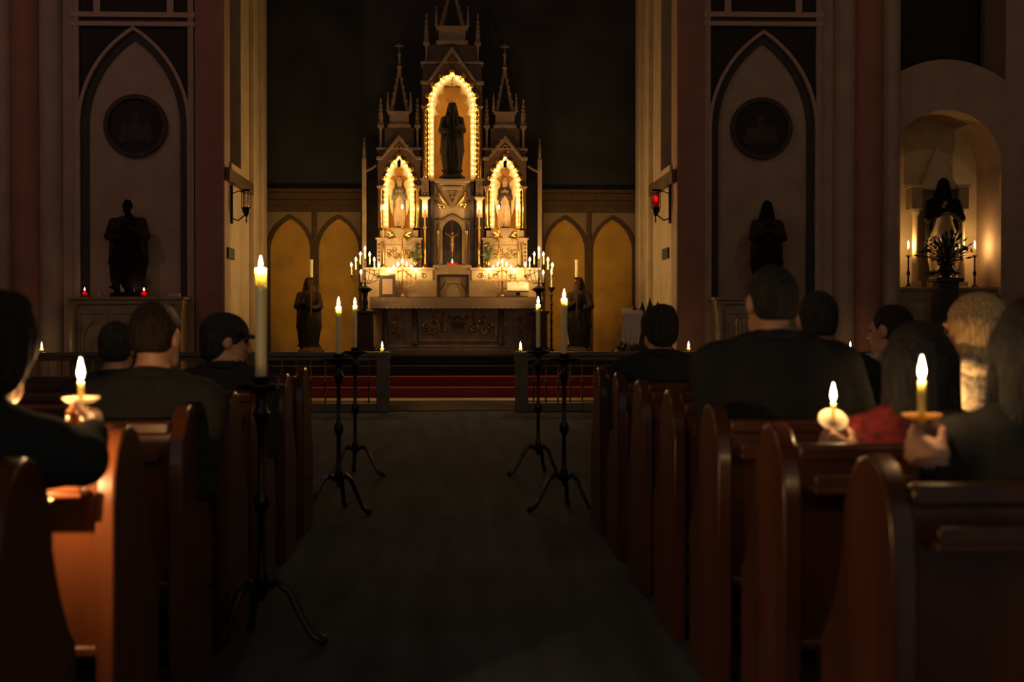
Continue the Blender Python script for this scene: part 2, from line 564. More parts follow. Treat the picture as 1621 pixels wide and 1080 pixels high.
# right-hand wall with the candle-lit alcove
wr = sroot('wall_alcove', (7.0, YF, 0))
xl, xr = at(1410, 300, YF).x, at(1585, 300, YF).x
cx, hw = (xl + xr) / 2, (xr - xl) / 2
zs = at(1497, 262, YF).z
za = at(1497, 174, YF).z
DPT = 0.95
zt_c, zt_e = at(1500, 94, YF).z, at(1400, 135, YF).z
xA, xB = 6.0, 9.0
n = 24
arc = [(cx + hw * math.cos(PI - PI * i / n), zs + (za - zs) * math.sin(PI * i / n)) for i in range(n + 1)]
ztop = lambda x: zt_c - (zt_c - zt_e) * ((x - cx) / (xA - cx)) ** 2
m_ = MB()
m_.strip(arc, [(p[0], ztop(p[0])) for p in arc], YF, YF + DPT)
xP = at(1592, 60, YF).x
for a, b in ((xA, xl), (xr, xP)):
    xs = [a + (b - a) * i / 8 for i in range(9)]
    m_.strip([(x, 0) for x in xs], [(x, ztop(x)) for x in xs], YF, YF + DPT)
m_.box(xl, xr, YF, YF + DPT, 0, 0.6)
m_.build('wall_face', M_WALL, wr)
BX(xl - 0.3, xr + 0.3, YF + DPT, YF + DPT + 0.2, 0, za + 0.3, 'alcove_back', M_WALLC, wr)
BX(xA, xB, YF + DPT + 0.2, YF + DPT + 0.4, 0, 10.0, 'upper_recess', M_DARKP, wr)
BX(xP, xB, YF - 0.005, YF + DPT, 0, 10.0, 'pier_face', M_WALL, wr)
BX(xA, at(1404, 60, YF).x, YF - 0.005, YF + DPT, 0, 10.0, 'pier_face', M_WALL, wr)
# the nave's side walls and roof, out of view
BX(-9.4, -9.0, -3, 24.5, 0, 10.0, 'wall_nave_left', M_WALL)
BX(9.0, 9.4, -3, 24.5, 0, 10.0, 'wall_nave_right', M_WALL)
BX(-9.4, 9.4, -3, 24.5, 10.0, 10.3, 'ceiling', M_BROWN)
for n_ in ('wall_nave_left', 'wall_nave_right', 'ceiling'):
    struct(bpy.data.objects[n_])

# ------------------------------------------------------------------ candles
CAND = {}
def candle(base, h, r, label, group=None, power=1.0, flame=1.0, wax=None, name='candle', tilt=(0, 0), lit=True, light=True, fat=1.0):
    """candle standing at base: wax, wick, flame and the light the flame gives"""
    wax = wax or M_WAX
    t = thing(name, label, 'candle', base, group)
    x, y, z = base
    key = (round(h, 3), round(r, 4), round(flame, 2), wax.name, fat)
    if key not in CAND:
        a = MB().lathe([(r * 0.98, 0), (r, h * 0.3), (r, h - r * 0.25), (r * 0.9, h), (r * 0.6, h - r * 0.35), (r * 0.15, h - r * 0.4)], base, 14).build('wax', wax, t)
        wk = MB().tube([(x, y, z + h - r * 0.5), (x, y, z + h + 0.005), (x + 0.002, y, z + h + 0.016)], 0.0014, 6).build('wick', M_WICK, t)
        L = []
        if lit:
            s = flame
            fp = [(0.0005, 0.0), (0.0040, 0.004), (0.0062, 0.010), (0.0066, 0.016), (0.0052, 0.025), (0.0028, 0.035), (0.0006, 0.044)]
            L.append(MB().lathe([(q[0] * s * fat, q[1] * s) for q in fp], (x, y, z + h + 0.003), 12).build('flame', M_FLAME, t))
        CAND[key] = [a, wk] + L
    else:
        for ch in CAND[key]:
            c = ch.copy()
            COL.objects.link(c)
            c.parent = t
    if lit and light:
        ld = bpy.data.lights.new('flame_light', 'POINT')
        ld.energy = power
        ld.color = WARM
        ld.shadow_soft_size = 0.006
        lo = bpy.data.objects.new('flame_light', ld)
        COL.objects.link(lo)
        lo.parent = t
        lo.location = (0, 0, h + 0.016)
    t.rotation_euler = (tilt[0], tilt[1], 0)
    return t

# ------------------------------------------------------------------ smooth blended bodies (figures and statues)
def surface_nets(V, org, h):
    S = V < 0
    nx, ny, nz = V.shape
    acc = np.zeros((nx - 1, ny - 1, nz - 1, 3), np.float32)
    cnt = np.zeros((nx - 1, ny - 1, nz - 1), np.float32)
    cs = [(a, b, c) for a in (0, 1) for b in (0, 1) for c in (0, 1)]
    def sub(A, o):
        return A[o[0]:nx - 1 + o[0], o[1]:ny - 1 + o[1], o[2]:nz - 1 + o[2]]
    for o in cs:
        for ax in range(3):
            if o[ax]:
                continue
            p = list(o)
            p[ax] = 1
            v0, v1 = sub(V, o), sub(V, p)
            cr = sub(S, o) != sub(S, p)
            t = np.where(cr, v0 / np.where(cr, v0 - v1, 1), 0)
            for k in range(3):
                acc[..., k] += np.where(cr, o[k] + (t if k == ax else 0), 0)
            cnt += cr
    idx = -np.ones(cnt.shape, np.int64)
    act = cnt > 0
    idx[act] = np.arange(act.sum())
    I = np.argwhere(act)
    P = (I + acc[act] / cnt[act][:, None]) * h + np.array(org)
    F = []
    for ax in range(3):
        b, c = (ax + 1) % 3, (ax + 2) % 3
        A = S.take(range(0, V.shape[ax] - 1), ax)
        B = S.take(range(1, V.shape[ax]), ax)
        E = np.argwhere(A != B)
        ok = (E[:, b] > 0) & (E[:, c] > 0) & (E[:, b] < V.shape[b] - 1) & (E[:, c] < V.shape[c] - 1)
        E = E[ok]
        q = []
        for db, dc in ((-1, -1), (0, -1), (0, 0), (-1, 0)):
            J = E.copy()
            J[:, b] += db
            J[:, c] += dc
            q.append(idx[J[:, 0], J[:, 1], J[:, 2]])
        Q = np.stack(q, 1)
        fl_ = ~S[E[:, 0], E[:, 1], E[:, 2]]
        Q[fl_] = Q[fl_][:, ::-1]
        F.append(Q)
    return P, np.concatenate(F)

class Body:
    """union of rounded cones and ellipsoids, blended; each piece carries a material index"""
    def __init__(s):
        s.p = []

    def cone(s, a, b, ra, rb, tag=0, k=0.03, neg=False):
        s.p.append(('c', np.array(a, float), np.array(b, float), ra, rb, tag, k, neg))
        return s

    def ell(s, c, r, tag=0, k=0.03, R=None, neg=False, fold=None):
        s.p.append(('e', np.array(c, float), np.array(r, float), R, fold, tag, k, neg))
        return s

    def mesh(s, h):
        lo, hi = np.full(3, 9e9), np.full(3, -9e9)
        for p in s.p:
            if p[7]:
                continue
            if p[0] == 'c':
                r = max(p[3], p[4])
                a, b = np.minimum(p[1], p[2]) - r, np.maximum(p[1], p[2]) + r
            else:
                r = p[2].max() if p[3] is not None else p[2]
                a, b = p[1] - r, p[1] + r
            lo, hi = np.minimum(lo, a), np.maximum(hi, b)
        lo -= 3 * h
        hi += 3 * h
        n = np.ceil((hi - lo) / h).astype(int) + 1
        V = np.full(n, 0.08, np.float32)
        T = np.zeros(n, np.int8)
        best = np.full(n, 9.0, np.float32)
        ax = [lo[i] + np.arange(n[i]) * h for i in range(3)]
        for p in s.p:
            k = p[6]
            if p[0] == 'c':
                r = max(p[3], p[4])
                a, b = np.minimum(p[1], p[2]) - r, np.maximum(p[1], p[2]) + r
            else:
                r = p[2].max() if p[3] is not None else p[2]
                a, b = p[1] - r, p[1] + r
            mg = k + 0.05
            i0 = np.clip(np.floor((a - mg - lo) / h).astype(int), 0, n)
            i1 = np.clip(np.ceil((b + mg - lo) / h).astype(int) + 1, 0, n)
            sl = tuple(slice(i0[i], i1[i]) for i in range(3))
            X = ax[0][sl[0]][:, None, None]
            Y = ax[1][sl[1]][None, :, None]
            Z = ax[2][sl[2]][None, None, :]
            if p[0] == 'c':
                d = p[2] - p[1]
                L2 = max(d @ d, 1e-9)
                t = np.clip(((X - p[1][0]) * d[0] + (Y - p[1][1]) * d[1] + (Z - p[1][2]) * d[2]) / L2, 0, 1)
                D = np.sqrt((X - p[1][0] - t * d[0]) ** 2 + (Y - p[1][1] - t * d[1]) ** 2 + (Z - p[1][2] - t * d[2]) ** 2) - (p[3] + (p[4] - p[3]) * t)
            else:
                x, y, z = X - p[1][0], Y - p[1][1], Z - p[1][2]
                if p[3] is not None:
                    R = p[3]
                    x, y, z = (R[0, 0] * x + R[1, 0] * y + R[2, 0] * z, R[0, 1] * x + R[1, 1] * y + R[2, 1] * z, R[0, 2] * x + R[1, 2] * y + R[2, 2] * z)
                q = np.sqrt((x / p[2][0]) ** 2 + (y / p[2][1]) ** 2 + (z / p[2][2]) ** 2) + 1e-9
                g = np.sqrt((x / p[2][0] ** 2) ** 2 + (y / p[2][1] ** 2) ** 2 + (z / p[2][2] ** 2) ** 2) + 1e-9
                D = q * (q - 1) / g
                if p[4]:
                    nf, amp = p[4]
                    D = D + amp * np.sin(np.arctan2(y, x) * nf + z * 3.0)
            D = np.broadcast_to(D, V[sl].shape).astype(np.float32)
            v = V[sl]
            if p[7]:
                hh = np.clip(0.5 - 0.5 * (v + D) / k, 0, 1)
                V[sl] = v + (-D - v) * hh + k * hh * (1 - hh)
            else:
                hh = np.clip(0.5 + 0.5 * (v - D) / k, 0, 1)
                V[sl] = v + (D - v) * hh - k * hh * (1 - hh)
                c = D < best[sl]
                best[sl] = np.where(c, D, best[sl])
                T[sl] = np.where(c, p[5], T[sl])
        P, F = surface_nets(V, lo, h)
        ii = np.clip(np.round((P - lo) / h).astype(int), 0, n - 1)
        return P, F, T[ii[:, 0], ii[:, 1], ii[:, 2]]

    def build(s, name, mats, parent=None, h=0.009, relax=1):
        P, F, T = s.mesh(h)
        # one light smoothing pass
        for _ in range(relax):
            acc = np.zeros_like(P)
            cnt = np.zeros(len(P))
            for a, b in ((0, 1), (1, 2), (2, 3), (3, 0)):
                np.add.at(acc, F[:, a], P[F[:, b]])
                np.add.at(acc, F[:, b], P[F[:, a]])
                np.add.at(cnt, F[:, a], 1)
                np.add.at(cnt, F[:, b], 1)
            P = P * 0.6 + 0.4 * acc / np.maximum(cnt, 1)[:, None]
        me = bpy.data.meshes.new(name)
        me.from_pydata(P.tolist(), [], F.tolist())
        for m in mats:
            me.materials.append(m)
        if len(mats) > 1:
            me.polygons.foreach_set('material_index', T[F[:, 0]].astype(np.int32))
        me.shade_smooth()
        o = bpy.data.objects.new(name, me)
        COL.objects.link(o)
        if parent is not None:
            o.parent = parent
        return o

def rotz(a):
    c, s = math.cos(a), math.sin(a)
    return np.array([[c, -s, 0], [s, c, 0], [0, 0, 1.0]])

def rotx(a):
    c, s = math.cos(a), math.sin(a)
    return np.array([[1.0, 0, 0], [0, c, -s], [0, s, c]])

def roty(a):
    c, s = math.cos(a), math.sin(a)
    return np.array([[c, 0, s], [0, 1.0, 0], [-s, 0, c]])

def add_head(b, hc, R, skin=1, lips=3, eye=4, sc_=1.0):
    """head facing +y in its own frame; hc head centre, R rotation"""
    def W(p):
        return hc + R @ (np.array(p) * sc_)
    def E(c, r, tg, k=0.012, neg=False):
        b.ell(W(c), np.array(r) * sc_, tg, k, R, neg)
    E((0, -0.012, 0.028), (0.073, 0.095, 0.088), skin, 0.02)
    E((0, 0.028, -0.030), (0.060, 0.066, 0.082), skin, 0.02)
    b.cone(W((-0.030, 0.045, -0.075)), W((0.030, 0.045, -0.075)), 0.027 * sc_, 0.027 * sc_, skin, 0.02)
    b.cone(W((0, 0.066, -0.092)), W((0, 0.060, -0.088)), 0.023 * sc_, 0.023 * sc_, skin, 0.018)
    E((-0.031, 0.098, 0.008), (0.020, 0.016, 0.013), skin, 0.010, True)
    E((0.031, 0.098, 0.008), (0.020, 0.016, 0.013), skin, 0.010, True)
    E((-0.030, 0.076, 0.008), (0.013, 0.013, 0.010), eye, 0.004)
    E((0.030, 0.076, 0.008), (0.013, 0.013, 0.010), eye, 0.004)
    E((0, 0.086, 0.030), (0.048, 0.014, 0.010), skin, 0.012)
    b.cone(W((0, 0.090, 0.016)), W((0, 0.111, -0.026)), 0.008 * sc_, 0.013 * sc_, skin, 0.010)
    E((0, 0.092, -0.056), (0.024, 0.010, 0.008), lips, 0.006)
    for s in (-1, 1):
        E((s * 0.075, -0.008, -0.002), (0.010, 0.022, 0.034), skin, 0.008)

def add_hand(b, w, f, u, s, pose='rest', tg=1):
    """w wrist, f finger direction, u up (back-of-hand side for rest / rod axis for grip), s thumb side"""
    w, f, u, s = [np.array(v, float) for v in (w, f, u, s)]
    f /= np.linalg.norm(f)
    u = u - f * (u @ f)
    u /= np.linalg.norm(u)
    s = s - f * (s @ f) - u * (s @ u)
    s /= np.linalg.norm(s)
    C = lambda a, c, d: w + f * a + u * c + s * d
    if pose == 'rest':
        b.cone(C(0.0, 0, 0.012), C(0.075, 0, 0.022), 0.020, 0.015, tg, 0.015)
        b.cone(C(0.0, 0, -0.008), C(0.075, 0, -0.024), 0.020, 0.014, tg, 0.015)
        for d, l in ((0.030, 0.070), (0.010, 0.080), (-0.010, 0.074), (-0.029, 0.058)):
            b.cone(C(0.080, 0.004, d), C(0.080 + l * 0.55, 0.002, d * 1.15), 0.0098, 0.009, tg, 0.004)
            b.cone(C(0.080 + l * 0.55, 0.002, d * 1.15), C(0.080 + l * 0.95, -0.018, d * 1.15), 0.009, 0.0078, tg, 0.004)
        b.cone(C(0.020, -0.004, 0.026), C(0.052, -0.012, 0.056), 0.013, 0.011, tg, 0.008)
        b.cone(C(0.052, -0.012, 0.056), C(0.082, -0.018, 0.062), 0.011, 0.009, tg, 0.005)
    else:
        # palm beside the rod (rod runs along u at f=0.075, s=+0.030), fingers wrap round it
        b.cone(C(0.0, 0.018, 0), C(0.075, 0.026, -0.004), 0.019, 0.015, tg, 0.015)
        b.cone(C(0.0, -0.014, 0), C(0.075, -0.022, -0.004), 0.019, 0.015, tg, 0.015)
        b.cone(C(0.01, 0.0, 0), C(0.080, 0.002, -0.003), 0.021, 0.018, tg, 0.012)
        for c, l in ((0.030, 1.0), (0.010, 1.08), (-0.010, 1.03), (-0.029, 0.88)):
            p0, p1, p2, p3 = C(0.082, c, 0), C(0.082 + 0.030 * l, c, 0.020), C(0.082 + 0.018 * l, c - 0.002, 0.050), C(0.062, c - 0.002, 0.052)
            b.cone(p0, p1, 0.0100, 0.0095, tg, 0.004).cone(p1, p2, 0.0095, 0.0088, tg, 0.004).cone(p2, p3, 0.0088, 0.0078, tg, 0.004)
        b.cone(C(0.018, 0.026, 0.014), C(0.048, 0.046, 0.034), 0.0135, 0.011, tg, 0.008)
        b.cone(C(0.048, 0.046, 0.034), C(0.078, 0.050, 0.044), 0.011, 0.009, tg, 0.005)

def add_hair(p, style, hc, R, m, h=0.008, sc_=1.0, drop=0.25):
    b = Body()
    def W(q):
        return hc + R @ (np.array(q) * sc_)
    def E(c, r, k=0.015, neg=False, fold=None):
        b.ell(W(c), np.array(r) * sc_, 0, k, R, neg, fold)
    if style == 'short':
        E((0, -0.018, 0.036), (0.081, 0.102, 0.093), fold=(22, 0.0015))
        E((0, -0.055, -0.020), (0.066, 0.052, 0.060), 0.03)
        E((0, 0.085, -0.030), (0.085, 0.085, 0.088), 0.012, True)
        E((0, -0.02, -0.115), (0.12, 0.14, 0.065), 0.02, True)
        for s in (-1, 1):
            E((s * 0.085, 0.0, -0.005), (0.020, 0.030, 0.040), 0.012, True)
    elif style == 'fluffy':
        E((0, -0.022, 0.036), (0.100, 0.118, 0.102), fold=(17, 0.006))
        E((0, -0.060, -0.030), (0.085, 0.060, 0.070), 0.03, fold=(13, 0.005))
        E((0.03, -0.02, 0.105), (0.055, 0.06, 0.035), 0.03, fold=(9, 0.004))
        E((-0.04, -0.04, 0.09), (0.05, 0.055, 0.035), 0.03, fold=(9, 0.004))
        E((0, 0.095, -0.025), (0.085, 0.085, 0.095), 0.015, True)
    elif style in ('long', 'bob'):
        E((0, -0.020, 0.034), (0.086, 0.106, 0.096), fold=(24, 0.0015))
        d = drop
        b.cone(W((-0.052, -0.055, 0.0)), hc + np.array((-0.070, -0.085, -d)), 0.048, 0.036, 0, 0.04)
        b.cone(W((0.052, -0.055, 0.0)), hc + np.array((0.070, -0.085, -d)), 0.048, 0.036, 0, 0.04)
        b.cone(W((0, -0.075, 0.0)), hc + np.array((0, -0.10, -d - 0.03)), 0.055, 0.042, 0, 0.04)
        for s in (-1, 1):
            b.cone(W((s * 0.070, 0.005, 0.02)), hc + R @ np.array((s * 0.082, 0.045, -d * 0.9)), 0.026, 0.018, 0, 0.03)
        E((0, 0.100, -0.035), (0.066, 0.090, 0.098), 0.012, True)
    elif style == 'bun':
        E((0, -0.018, 0.034), (0.082, 0.103, 0.093), fold=(24, 0.0015))
        E((0, -0.110, 0.050), (0.045, 0.040, 0.042), 0.012, fold=(9, 0.003))
        E((0, -0.05, -0.03), (0.062, 0.052, 0.055), 0.03)
        E((0, 0.092, -0.030), (0.080, 0.088, 0.092), 0.012, True)
    elif style == 'cap':
        E((0, -0.015, 0.042), (0.086, 0.108, 0.088), fold=(8, 0.002))
        E((0, -0.055, -0.025), (0.074, 0.060, 0.075), 0.03, fold=(20, 0.002))
        E((0, 0.100, -0.050), (0.090, 0.092, 0.090), 0.012, True)
    return b.build('hair', [m], p, h)

def person(name_label, X, Y, H, sw=0.20, coat=None, hairm=None, hair='short', yaw=0, pitch=0, lean=(0, 0.03), hands=None, bodyyaw=0,
           h=0.009, collar=True, cap=False, drop=0.25, girth=1.0, scarf=None, seat_z=0.45, hsc=1.0):
    """seated person facing +y, hips at (X,Y); H = height of the crown"""
    coat = coat or M_BLACK
    t = thing('person', name_label, 'person', (X, Y, 0))
    b = Body()
    lx, ly = lean
    zs = H - 0.315
    hip = np.array((0, 0, seat_z + 0.12))
    ch = np.array((lx * 0.6, ly * 0.6, zs - 0.16))
    nk = np.array((lx, ly + 0.01, zs + 0.045))
    g = girth
    # torso
    b.ell(hip, (0.185 * g, 0.135 * g, 0.15), 0, 0.06)
    b.cone(hip + (0, 0, 0.03), ch, 0.130 * g, 0.135 * g, 0, 0.06)
    b.ell(ch + (0, 0, 0.02), ((sw + 0.005), 0.122 * g, 0.20), 0, 0.06)
    b.cone(np.array((-sw * 0.8 + lx, ly, zs - 0.005)), np.array((sw * 0.8 + lx, ly, zs - 0.005)), 0.075, 0.075, 0, 0.05)
    b.cone(np.array((lx - sw * 0.35, ly - 0.01, zs + 0.035)), np.array((lx + sw * 0.35, ly - 0.01, zs + 0.035)), 0.062, 0.062, 0, 0.05)
    hd = np.array((lx * 1.25, ly + 0.035, H - 0.118 * hsc))
    R = rotz(yaw) @ rotx(pitch)
    b.cone(nk, hd + R @ np.array((0, -0.020, -0.06)), 0.058, 0.053, 1, 0.02)
    add_head(b, hd, R, sc_=hsc)
    # legs
    for s in (-1, 1):
        b.cone((s * 0.095, 0.02, seat_z + 0.085), (s * 0.125, 0.40, seat_z + 0.07), 0.092, 0.068, 2, 0.03)
        b.cone((s * 0.125, 0.40, seat_z + 0.07), (s * 0.125, 0.36, 0.11), 0.064, 0.046, 2, 0.02)
        b.cone((s * 0.125, 0.345, 0.055), (s * 0.14, 0.50, 0.04), 0.045, 0.034, 5, 0.02)
    # arms
    for s in (-1, 1):
        sh = np.array((s * sw + lx, ly, zs - 0.02))
        tgt = (hands or {}).get(s)
        if tgt is None:
            wr_ = np.array((s * 0.07, 0.30, seat_z + 0.175))
            el = np.array((s * (sw + 0.035), 0.03, zs - 0.29))
            b.cone(sh, el, 0.066, 0.055, 0, 0.035).cone(el, wr_, 0.054, 0.040, 0, 0.02)
            add_hand(b, wr_ + (wr_ - el) / np.linalg.norm(wr_ - el) * 0.03, (-s * 0.55, 0.8, -0.10), (0, 0.1, 1), (-s, 0.4, 0))
        else:
            wr_, el, fdir, side = [np.array(v, float) for v in tgt]
            b.cone(sh, el, 0.066, 0.055, 0, 0.035).cone(el, wr_, 0.054, 0.038, 0, 0.02)
            d = (wr_ - el) / np.linalg.norm(wr_ - el)
            add_hand(b, wr_ + d * 0.03, fdir, (0, 0, 1), side, 'grip')
    b.build('body', [coat, M_SKIN, M_TROUSER, M_LIPS, M_EYE, M_SHOE], t, h)
    if hair:
        add_hair(t, hair, hd, R, hairm or M_HAIRB, min(h, 0.008), hsc, drop)
    if cap:
        m_ = MB()
        vs = []
        n = 10
        top, bot = [], []
        for i in range(n + 1):
            a = -PI / 2 * 0.8 + PI * 0.8 * i / n
            for rr, lst in ((0.088, top), (0.155, bot)):
                q = np.array((rr * math.sin(a), 0.01 + rr * math.cos(a) * (1.05 if rr > 0.1 else 1.0), 0.045 - (0.012 if rr > 0.1 else 0)))
                lst.append(hd + R @ q)
        off = Vector((X, Y, 0))
        vs = [Vector(v) + off for v in top] + [Vector(v) + off for v in bot] + [Vector(v) + off + Vector((0, 0, 0.008)) for v in top] + [Vector(v) + off + Vector((0, 0, 0.008)) for v in bot]
        k = n + 1
        fs = []
        for i in range(n):
            fs += [(i, i + 1, k + i + 1, k + i), (2 * k + i, 3 * k + i, 3 * k + i + 1, 2 * k + i + 1), (k + i, k + i + 1, 3 * k + i + 1, 3 * k + i), (i, 2 * k + i, 2 * k + i + 1, i + 1)]
        MB().add(vs, fs).build('cap_peak', hairm or M_HAIRB, t)
    if collar:
        c = MB()
        ring = []
        for i in range(20):
            a = 2 * PI * i / 20
            ring.append((X + nk[0] + 0.076 * math.cos(a), Y + nk[1] - 0.004 + 0.076 * math.sin(a), nk[2] + 0.022 - 0.02 * math.sin(a)))
        c.tube(ring, 0.021, 8, close=True)
        c.build('collar', coat, t)
    if scarf:
        c = MB()
        ring = []
        for i in range(24):
            a = 2 * PI * i / 24
            ring.append((X + nk[0] + 0.092 * math.cos(a), Y + nk[1] + 0.088 * math.sin(a), nk[2] + 0.012 - 0.02 * math.sin(a) + 0.006 * math.sin(5 * a)))
        c.tube(ring, 0.040, 10, close=True)
        c.build('scarf', scarf, t)
    return t

# ------------------------------------------------------------------ robed statues
def statue(name, label, loc, H, robe, mantle=None, skin=None, hair=None, pose='pray', crown=False, wings=False, veil=True, face=PI, wide=1.0, group=None, h=None):
    """standing robed figure, built facing -y (towards the nave); loc is the foot centre"""
    t = thing(name, label, 'statue', loc, group)
    q = H / 1.0
    b = Body()
    S = lambda *v: np.array(v) * q
    mantle_i, skin_i, hair_i = 1, 2, 3
    b.ell(S(0, 0, 0.20), S(0.135 * wide, 0.105, 0.34), 0, 0.03 * q, None, False, (9, 0.010 * q))
    b.cone(S(0, 0, 0.03), S(0, 0, 0.42), 0.105 * q * wide, 0.095 * q * wide, 0, 0.04 * q)
    b.cone(S(0, 0.005, 0.42), S(0, 0.005, 0.70), 0.088 * q * wide, 0.085 * q, 0, 0.04 * q)
    b.ell(S(0, 0.01, 0.70), S(0.128 * wide, 0.080, 0.115), mantle_i, 0.03 * q, None, False, (7, 0.006 * q))
    b.cone(S(0, 0, 0.80), S(0, -0.005, 0.86), 0.034 * q, 0.032 * q, skin_i, 0.015 * q)
    R = rotz(PI)
    hc = S(0, -0.012, 0.920)
    add_head(b, hc, R, skin_i, skin_i, hair_i, 0.70 * q)
    # mantle falling from the shoulders
    for s in (-1, 1):
        b.cone(S(s * 0.105 * wide, 0.02, 0.74), S(s * 0.125 * wide, 0.03, 0.30), 0.050 * q, 0.040 * q, mantle_i, 0.03 * q)
        b.cone(S(s * 0.125 * wide, 0.03, 0.30), S(s * 0.10 * wide, 0.03, 0.06), 0.040 * q, 0.028 * q, mantle_i, 0.03 * q)
        sh, el = S(s * 0.115 * wide, 0, 0.745), S(s * 0.145 * wide, -0.035, 0.585)
        if pose == 'pray':
            wr_ = S(s * 0.018, -0.118, 0.665)
        elif pose == 'hold':
            wr_ = S(s * 0.055, -0.125, 0.62 + 0.05 * s)
        else:
            wr_ = S(s * 0.07, -0.13, 0.60 - 0.04 * s)
        b.cone(sh, el, 0.046 * q, 0.046 * q, mantle_i, 0.02 * q).cone(el, wr_, 0.046 * q, 0.030 * q, mantle_i, 0.015 * q)
        b.cone(wr_, wr_ + S(-s * 0.008, -0.015, 0.055), 0.020 * q, 0.012 * q, skin_i, 0.006 * q)
    if pose == 'hold':      # a child on the arm
        b.cone(S(0.055, -0.115, 0.64), S(0.058, -0.110, 0.73), 0.042 * q, 0.036 * q, 0, 0.015 * q)
        b.ell(S(0.056, -0.118, 0.795), S(0.032, 0.035, 0.040), skin_i, 0.008 * q)
    if veil:
        b.ell(hc + S(0, 0.020, 0.018), S(0.062, 0.066, 0.078), hair_i, 0.015 * q)
        for s in (-1, 1):
            b.cone(hc + S(s * 0.048, 0.020, -0.01), S(s * 0.075, 0.035, 0.76), 0.026 * q, 0.034 * q, hair_i, 0.02 * q)
        b.cone(hc + S(0, 0.05, 0), S(0, 0.06, 0.74), 0.04 * q, 0.05 * q, hair_i, 0.03 * q)
    b.ell(S(0, 0, 0.012), S(0.15 * wide, 0.12, 0.030), 4, 0.01 * q)
    b.build('figure', [robe, mantle or robe, skin or M_STSKIN, hair or robe, M_STDARK], t, h or 0.009 * q)
    x, y, z = loc
    if crown:
        c = MB()
        r = 0.056 * q
        zc_ = z + 0.985 * q
        yc = y - 0.006 * q
        c.lathe([(r, 0), (r * 1.06, 0.004), (r * 1.06, 0.022 * q), (r * 0.98, 0.022 * q), (r * 0.95, 0.0)], (x, yc, zc_), 16, cap=False)
        for i in range(8):
            a = 2 * PI * i / 8
            px_, py_ = x + r * 1.05 * math.cos(a), yc + r * 1.05 * math.sin(a)
            ox, oy = -math.sin(a) * 0.011 * q, math.cos(a) * 0.011 * q
            tx, ty = x + r * 1.3 * math.cos(a), yc + r * 1.3 * math.sin(a)
            c.tube([(px_, py_, zc_ + 0.015 * q), (tx, ty, zc_ + 0.062 * q)], [0.011 * q, 0.003 * q], 6)
            c.ball((tx, ty, zc_ + 0.064 * q), 0.006 * q, 6, 5)
        c.build('crown', M_DGOLD, t)
    if wings:
        for s in (-1, 1):
            wpts = [(0.03, 0.76), (0.10, 0.90), (0.155, 0.96), (0.195, 0.90), (0.205, 0.68), (0.180, 0.42), (0.135, 0.24), (0.10, 0.38), (0.06, 0.58)]
            pts = [(x + s * a * q, z + bz * q) for a, bz in wpts]
            wg = MB().prism(pts, y + 0.012 * q, y + 0.030 * q).build('wing', M_WING, t, bev=0.004 * q)
            fe = MB()
            for i in range(5):
                u = i / 4
                fe.tube([(x + s * (0.06 + 0.09 * u) * q, y + 0.010 * q, z + (0.80 + 0.06 * u) * q), (x + s * (0.085 + 0.085 * u) * q, y + 0.008 * q, z + (0.52 + 0.05 * u) * q), (x + s * (0.105 + 0.055 * u) * q, y + 0.010 * q, z + (0.33 + 0.16 * u) * q)], [0.006 * q, 0.009 * q, 0.004 * q], 6)
            fe.build('feathers', M_WING, wg)
    return t

# ------------------------------------------------------------------ high altar screen (reredos)
YR = 22.5                     # front plane of the reredos
QX = YR / FPX
rx = lambda p: (p - 717) * QX
rz = lambda p: HC + (508 - p) * QX
rer = thing('reredos', 'tall cream and gold gothic altar screen with three bulb-lit niches and spires', 'altar screen', (0, YR, ZS))

def capital(x, z, w, d, name='cornice_cap', y=YR, m=None, par=None):
    a = MB()
    for i, (k, hh) in enumerate(((0.7, 0.012), (0.85, 0.014), (1.0, 0.016))):
        zz = z - 0.042 + sum((0.012, 0.014, 0.016)[:i])
        a.box(x - w / 2 * k, x + w / 2 * k, y - d * k, y + 0.05, zz, zz + hh)
    return a.build(name, m or M_STONE, par or rer)

def pinnacle(x, y, z0, z1, w, name='pinnacle', m=None, par=None):
    """square colonnette-borne spirelet with crockets and a finial knob"""
    a = MB()
    hgt = z1 - z0
    a.box(x - w / 2, x + w / 2, y - w / 2, y + w / 2, z0, z0 + 0.02)
    zb = z0 + 0.02
    a.lathe([(w * 0.50, 0), (w * 0.36, hgt * 0.12), (w * 0.42, hgt * 0.16), (w * 0.22, hgt * 0.5), (w * 0.12, hgt * 0.80), (w * 0.24, hgt * 0.86), (w * 0.10, hgt * 0.92), (0.004, hgt - 0.02)], (x, y, zb), 8)
    for i in range(4):
        u = 0.22 + i * 0.15
        r = w * (0.42 - 0.35 * u)
        for sx, sy in ((1, 0), (-1, 0), (0, 1), (0, -1)):
            a.ball((x + sx * r, y + sy * r, zb + hgt * u), w * 0.16, 6, 5)
    return a.build(name, m or M_STONE, par or rer)

def bulb(x, y, z, r, par):
    a = MB().ball((x, y, z), r, 8, 6)
    return a.build('light_bulb', M_BULB, par)

BULB_MESH = {}
def bulbs_along(P, y, n, r, par, yfun=None):
    Q, L = resample(P, n)
    for i, (x, z) in enumerate(Q):
        y = yfun(z) if yfun else y
        if r not in BULB_MESH:
            o = MB().ball((0, 0, 0), r, 8, 6).build('light_bulb', M_BULB)
            BULB_MESH[r] = o
            o.parent = par
        else:
            o = BULB_MESH[r].copy()
            COL.objects.link(o)
            o.parent = par
        w = wloc(par)
        o.location = (x - w.x, y - w.y, z - w.z)

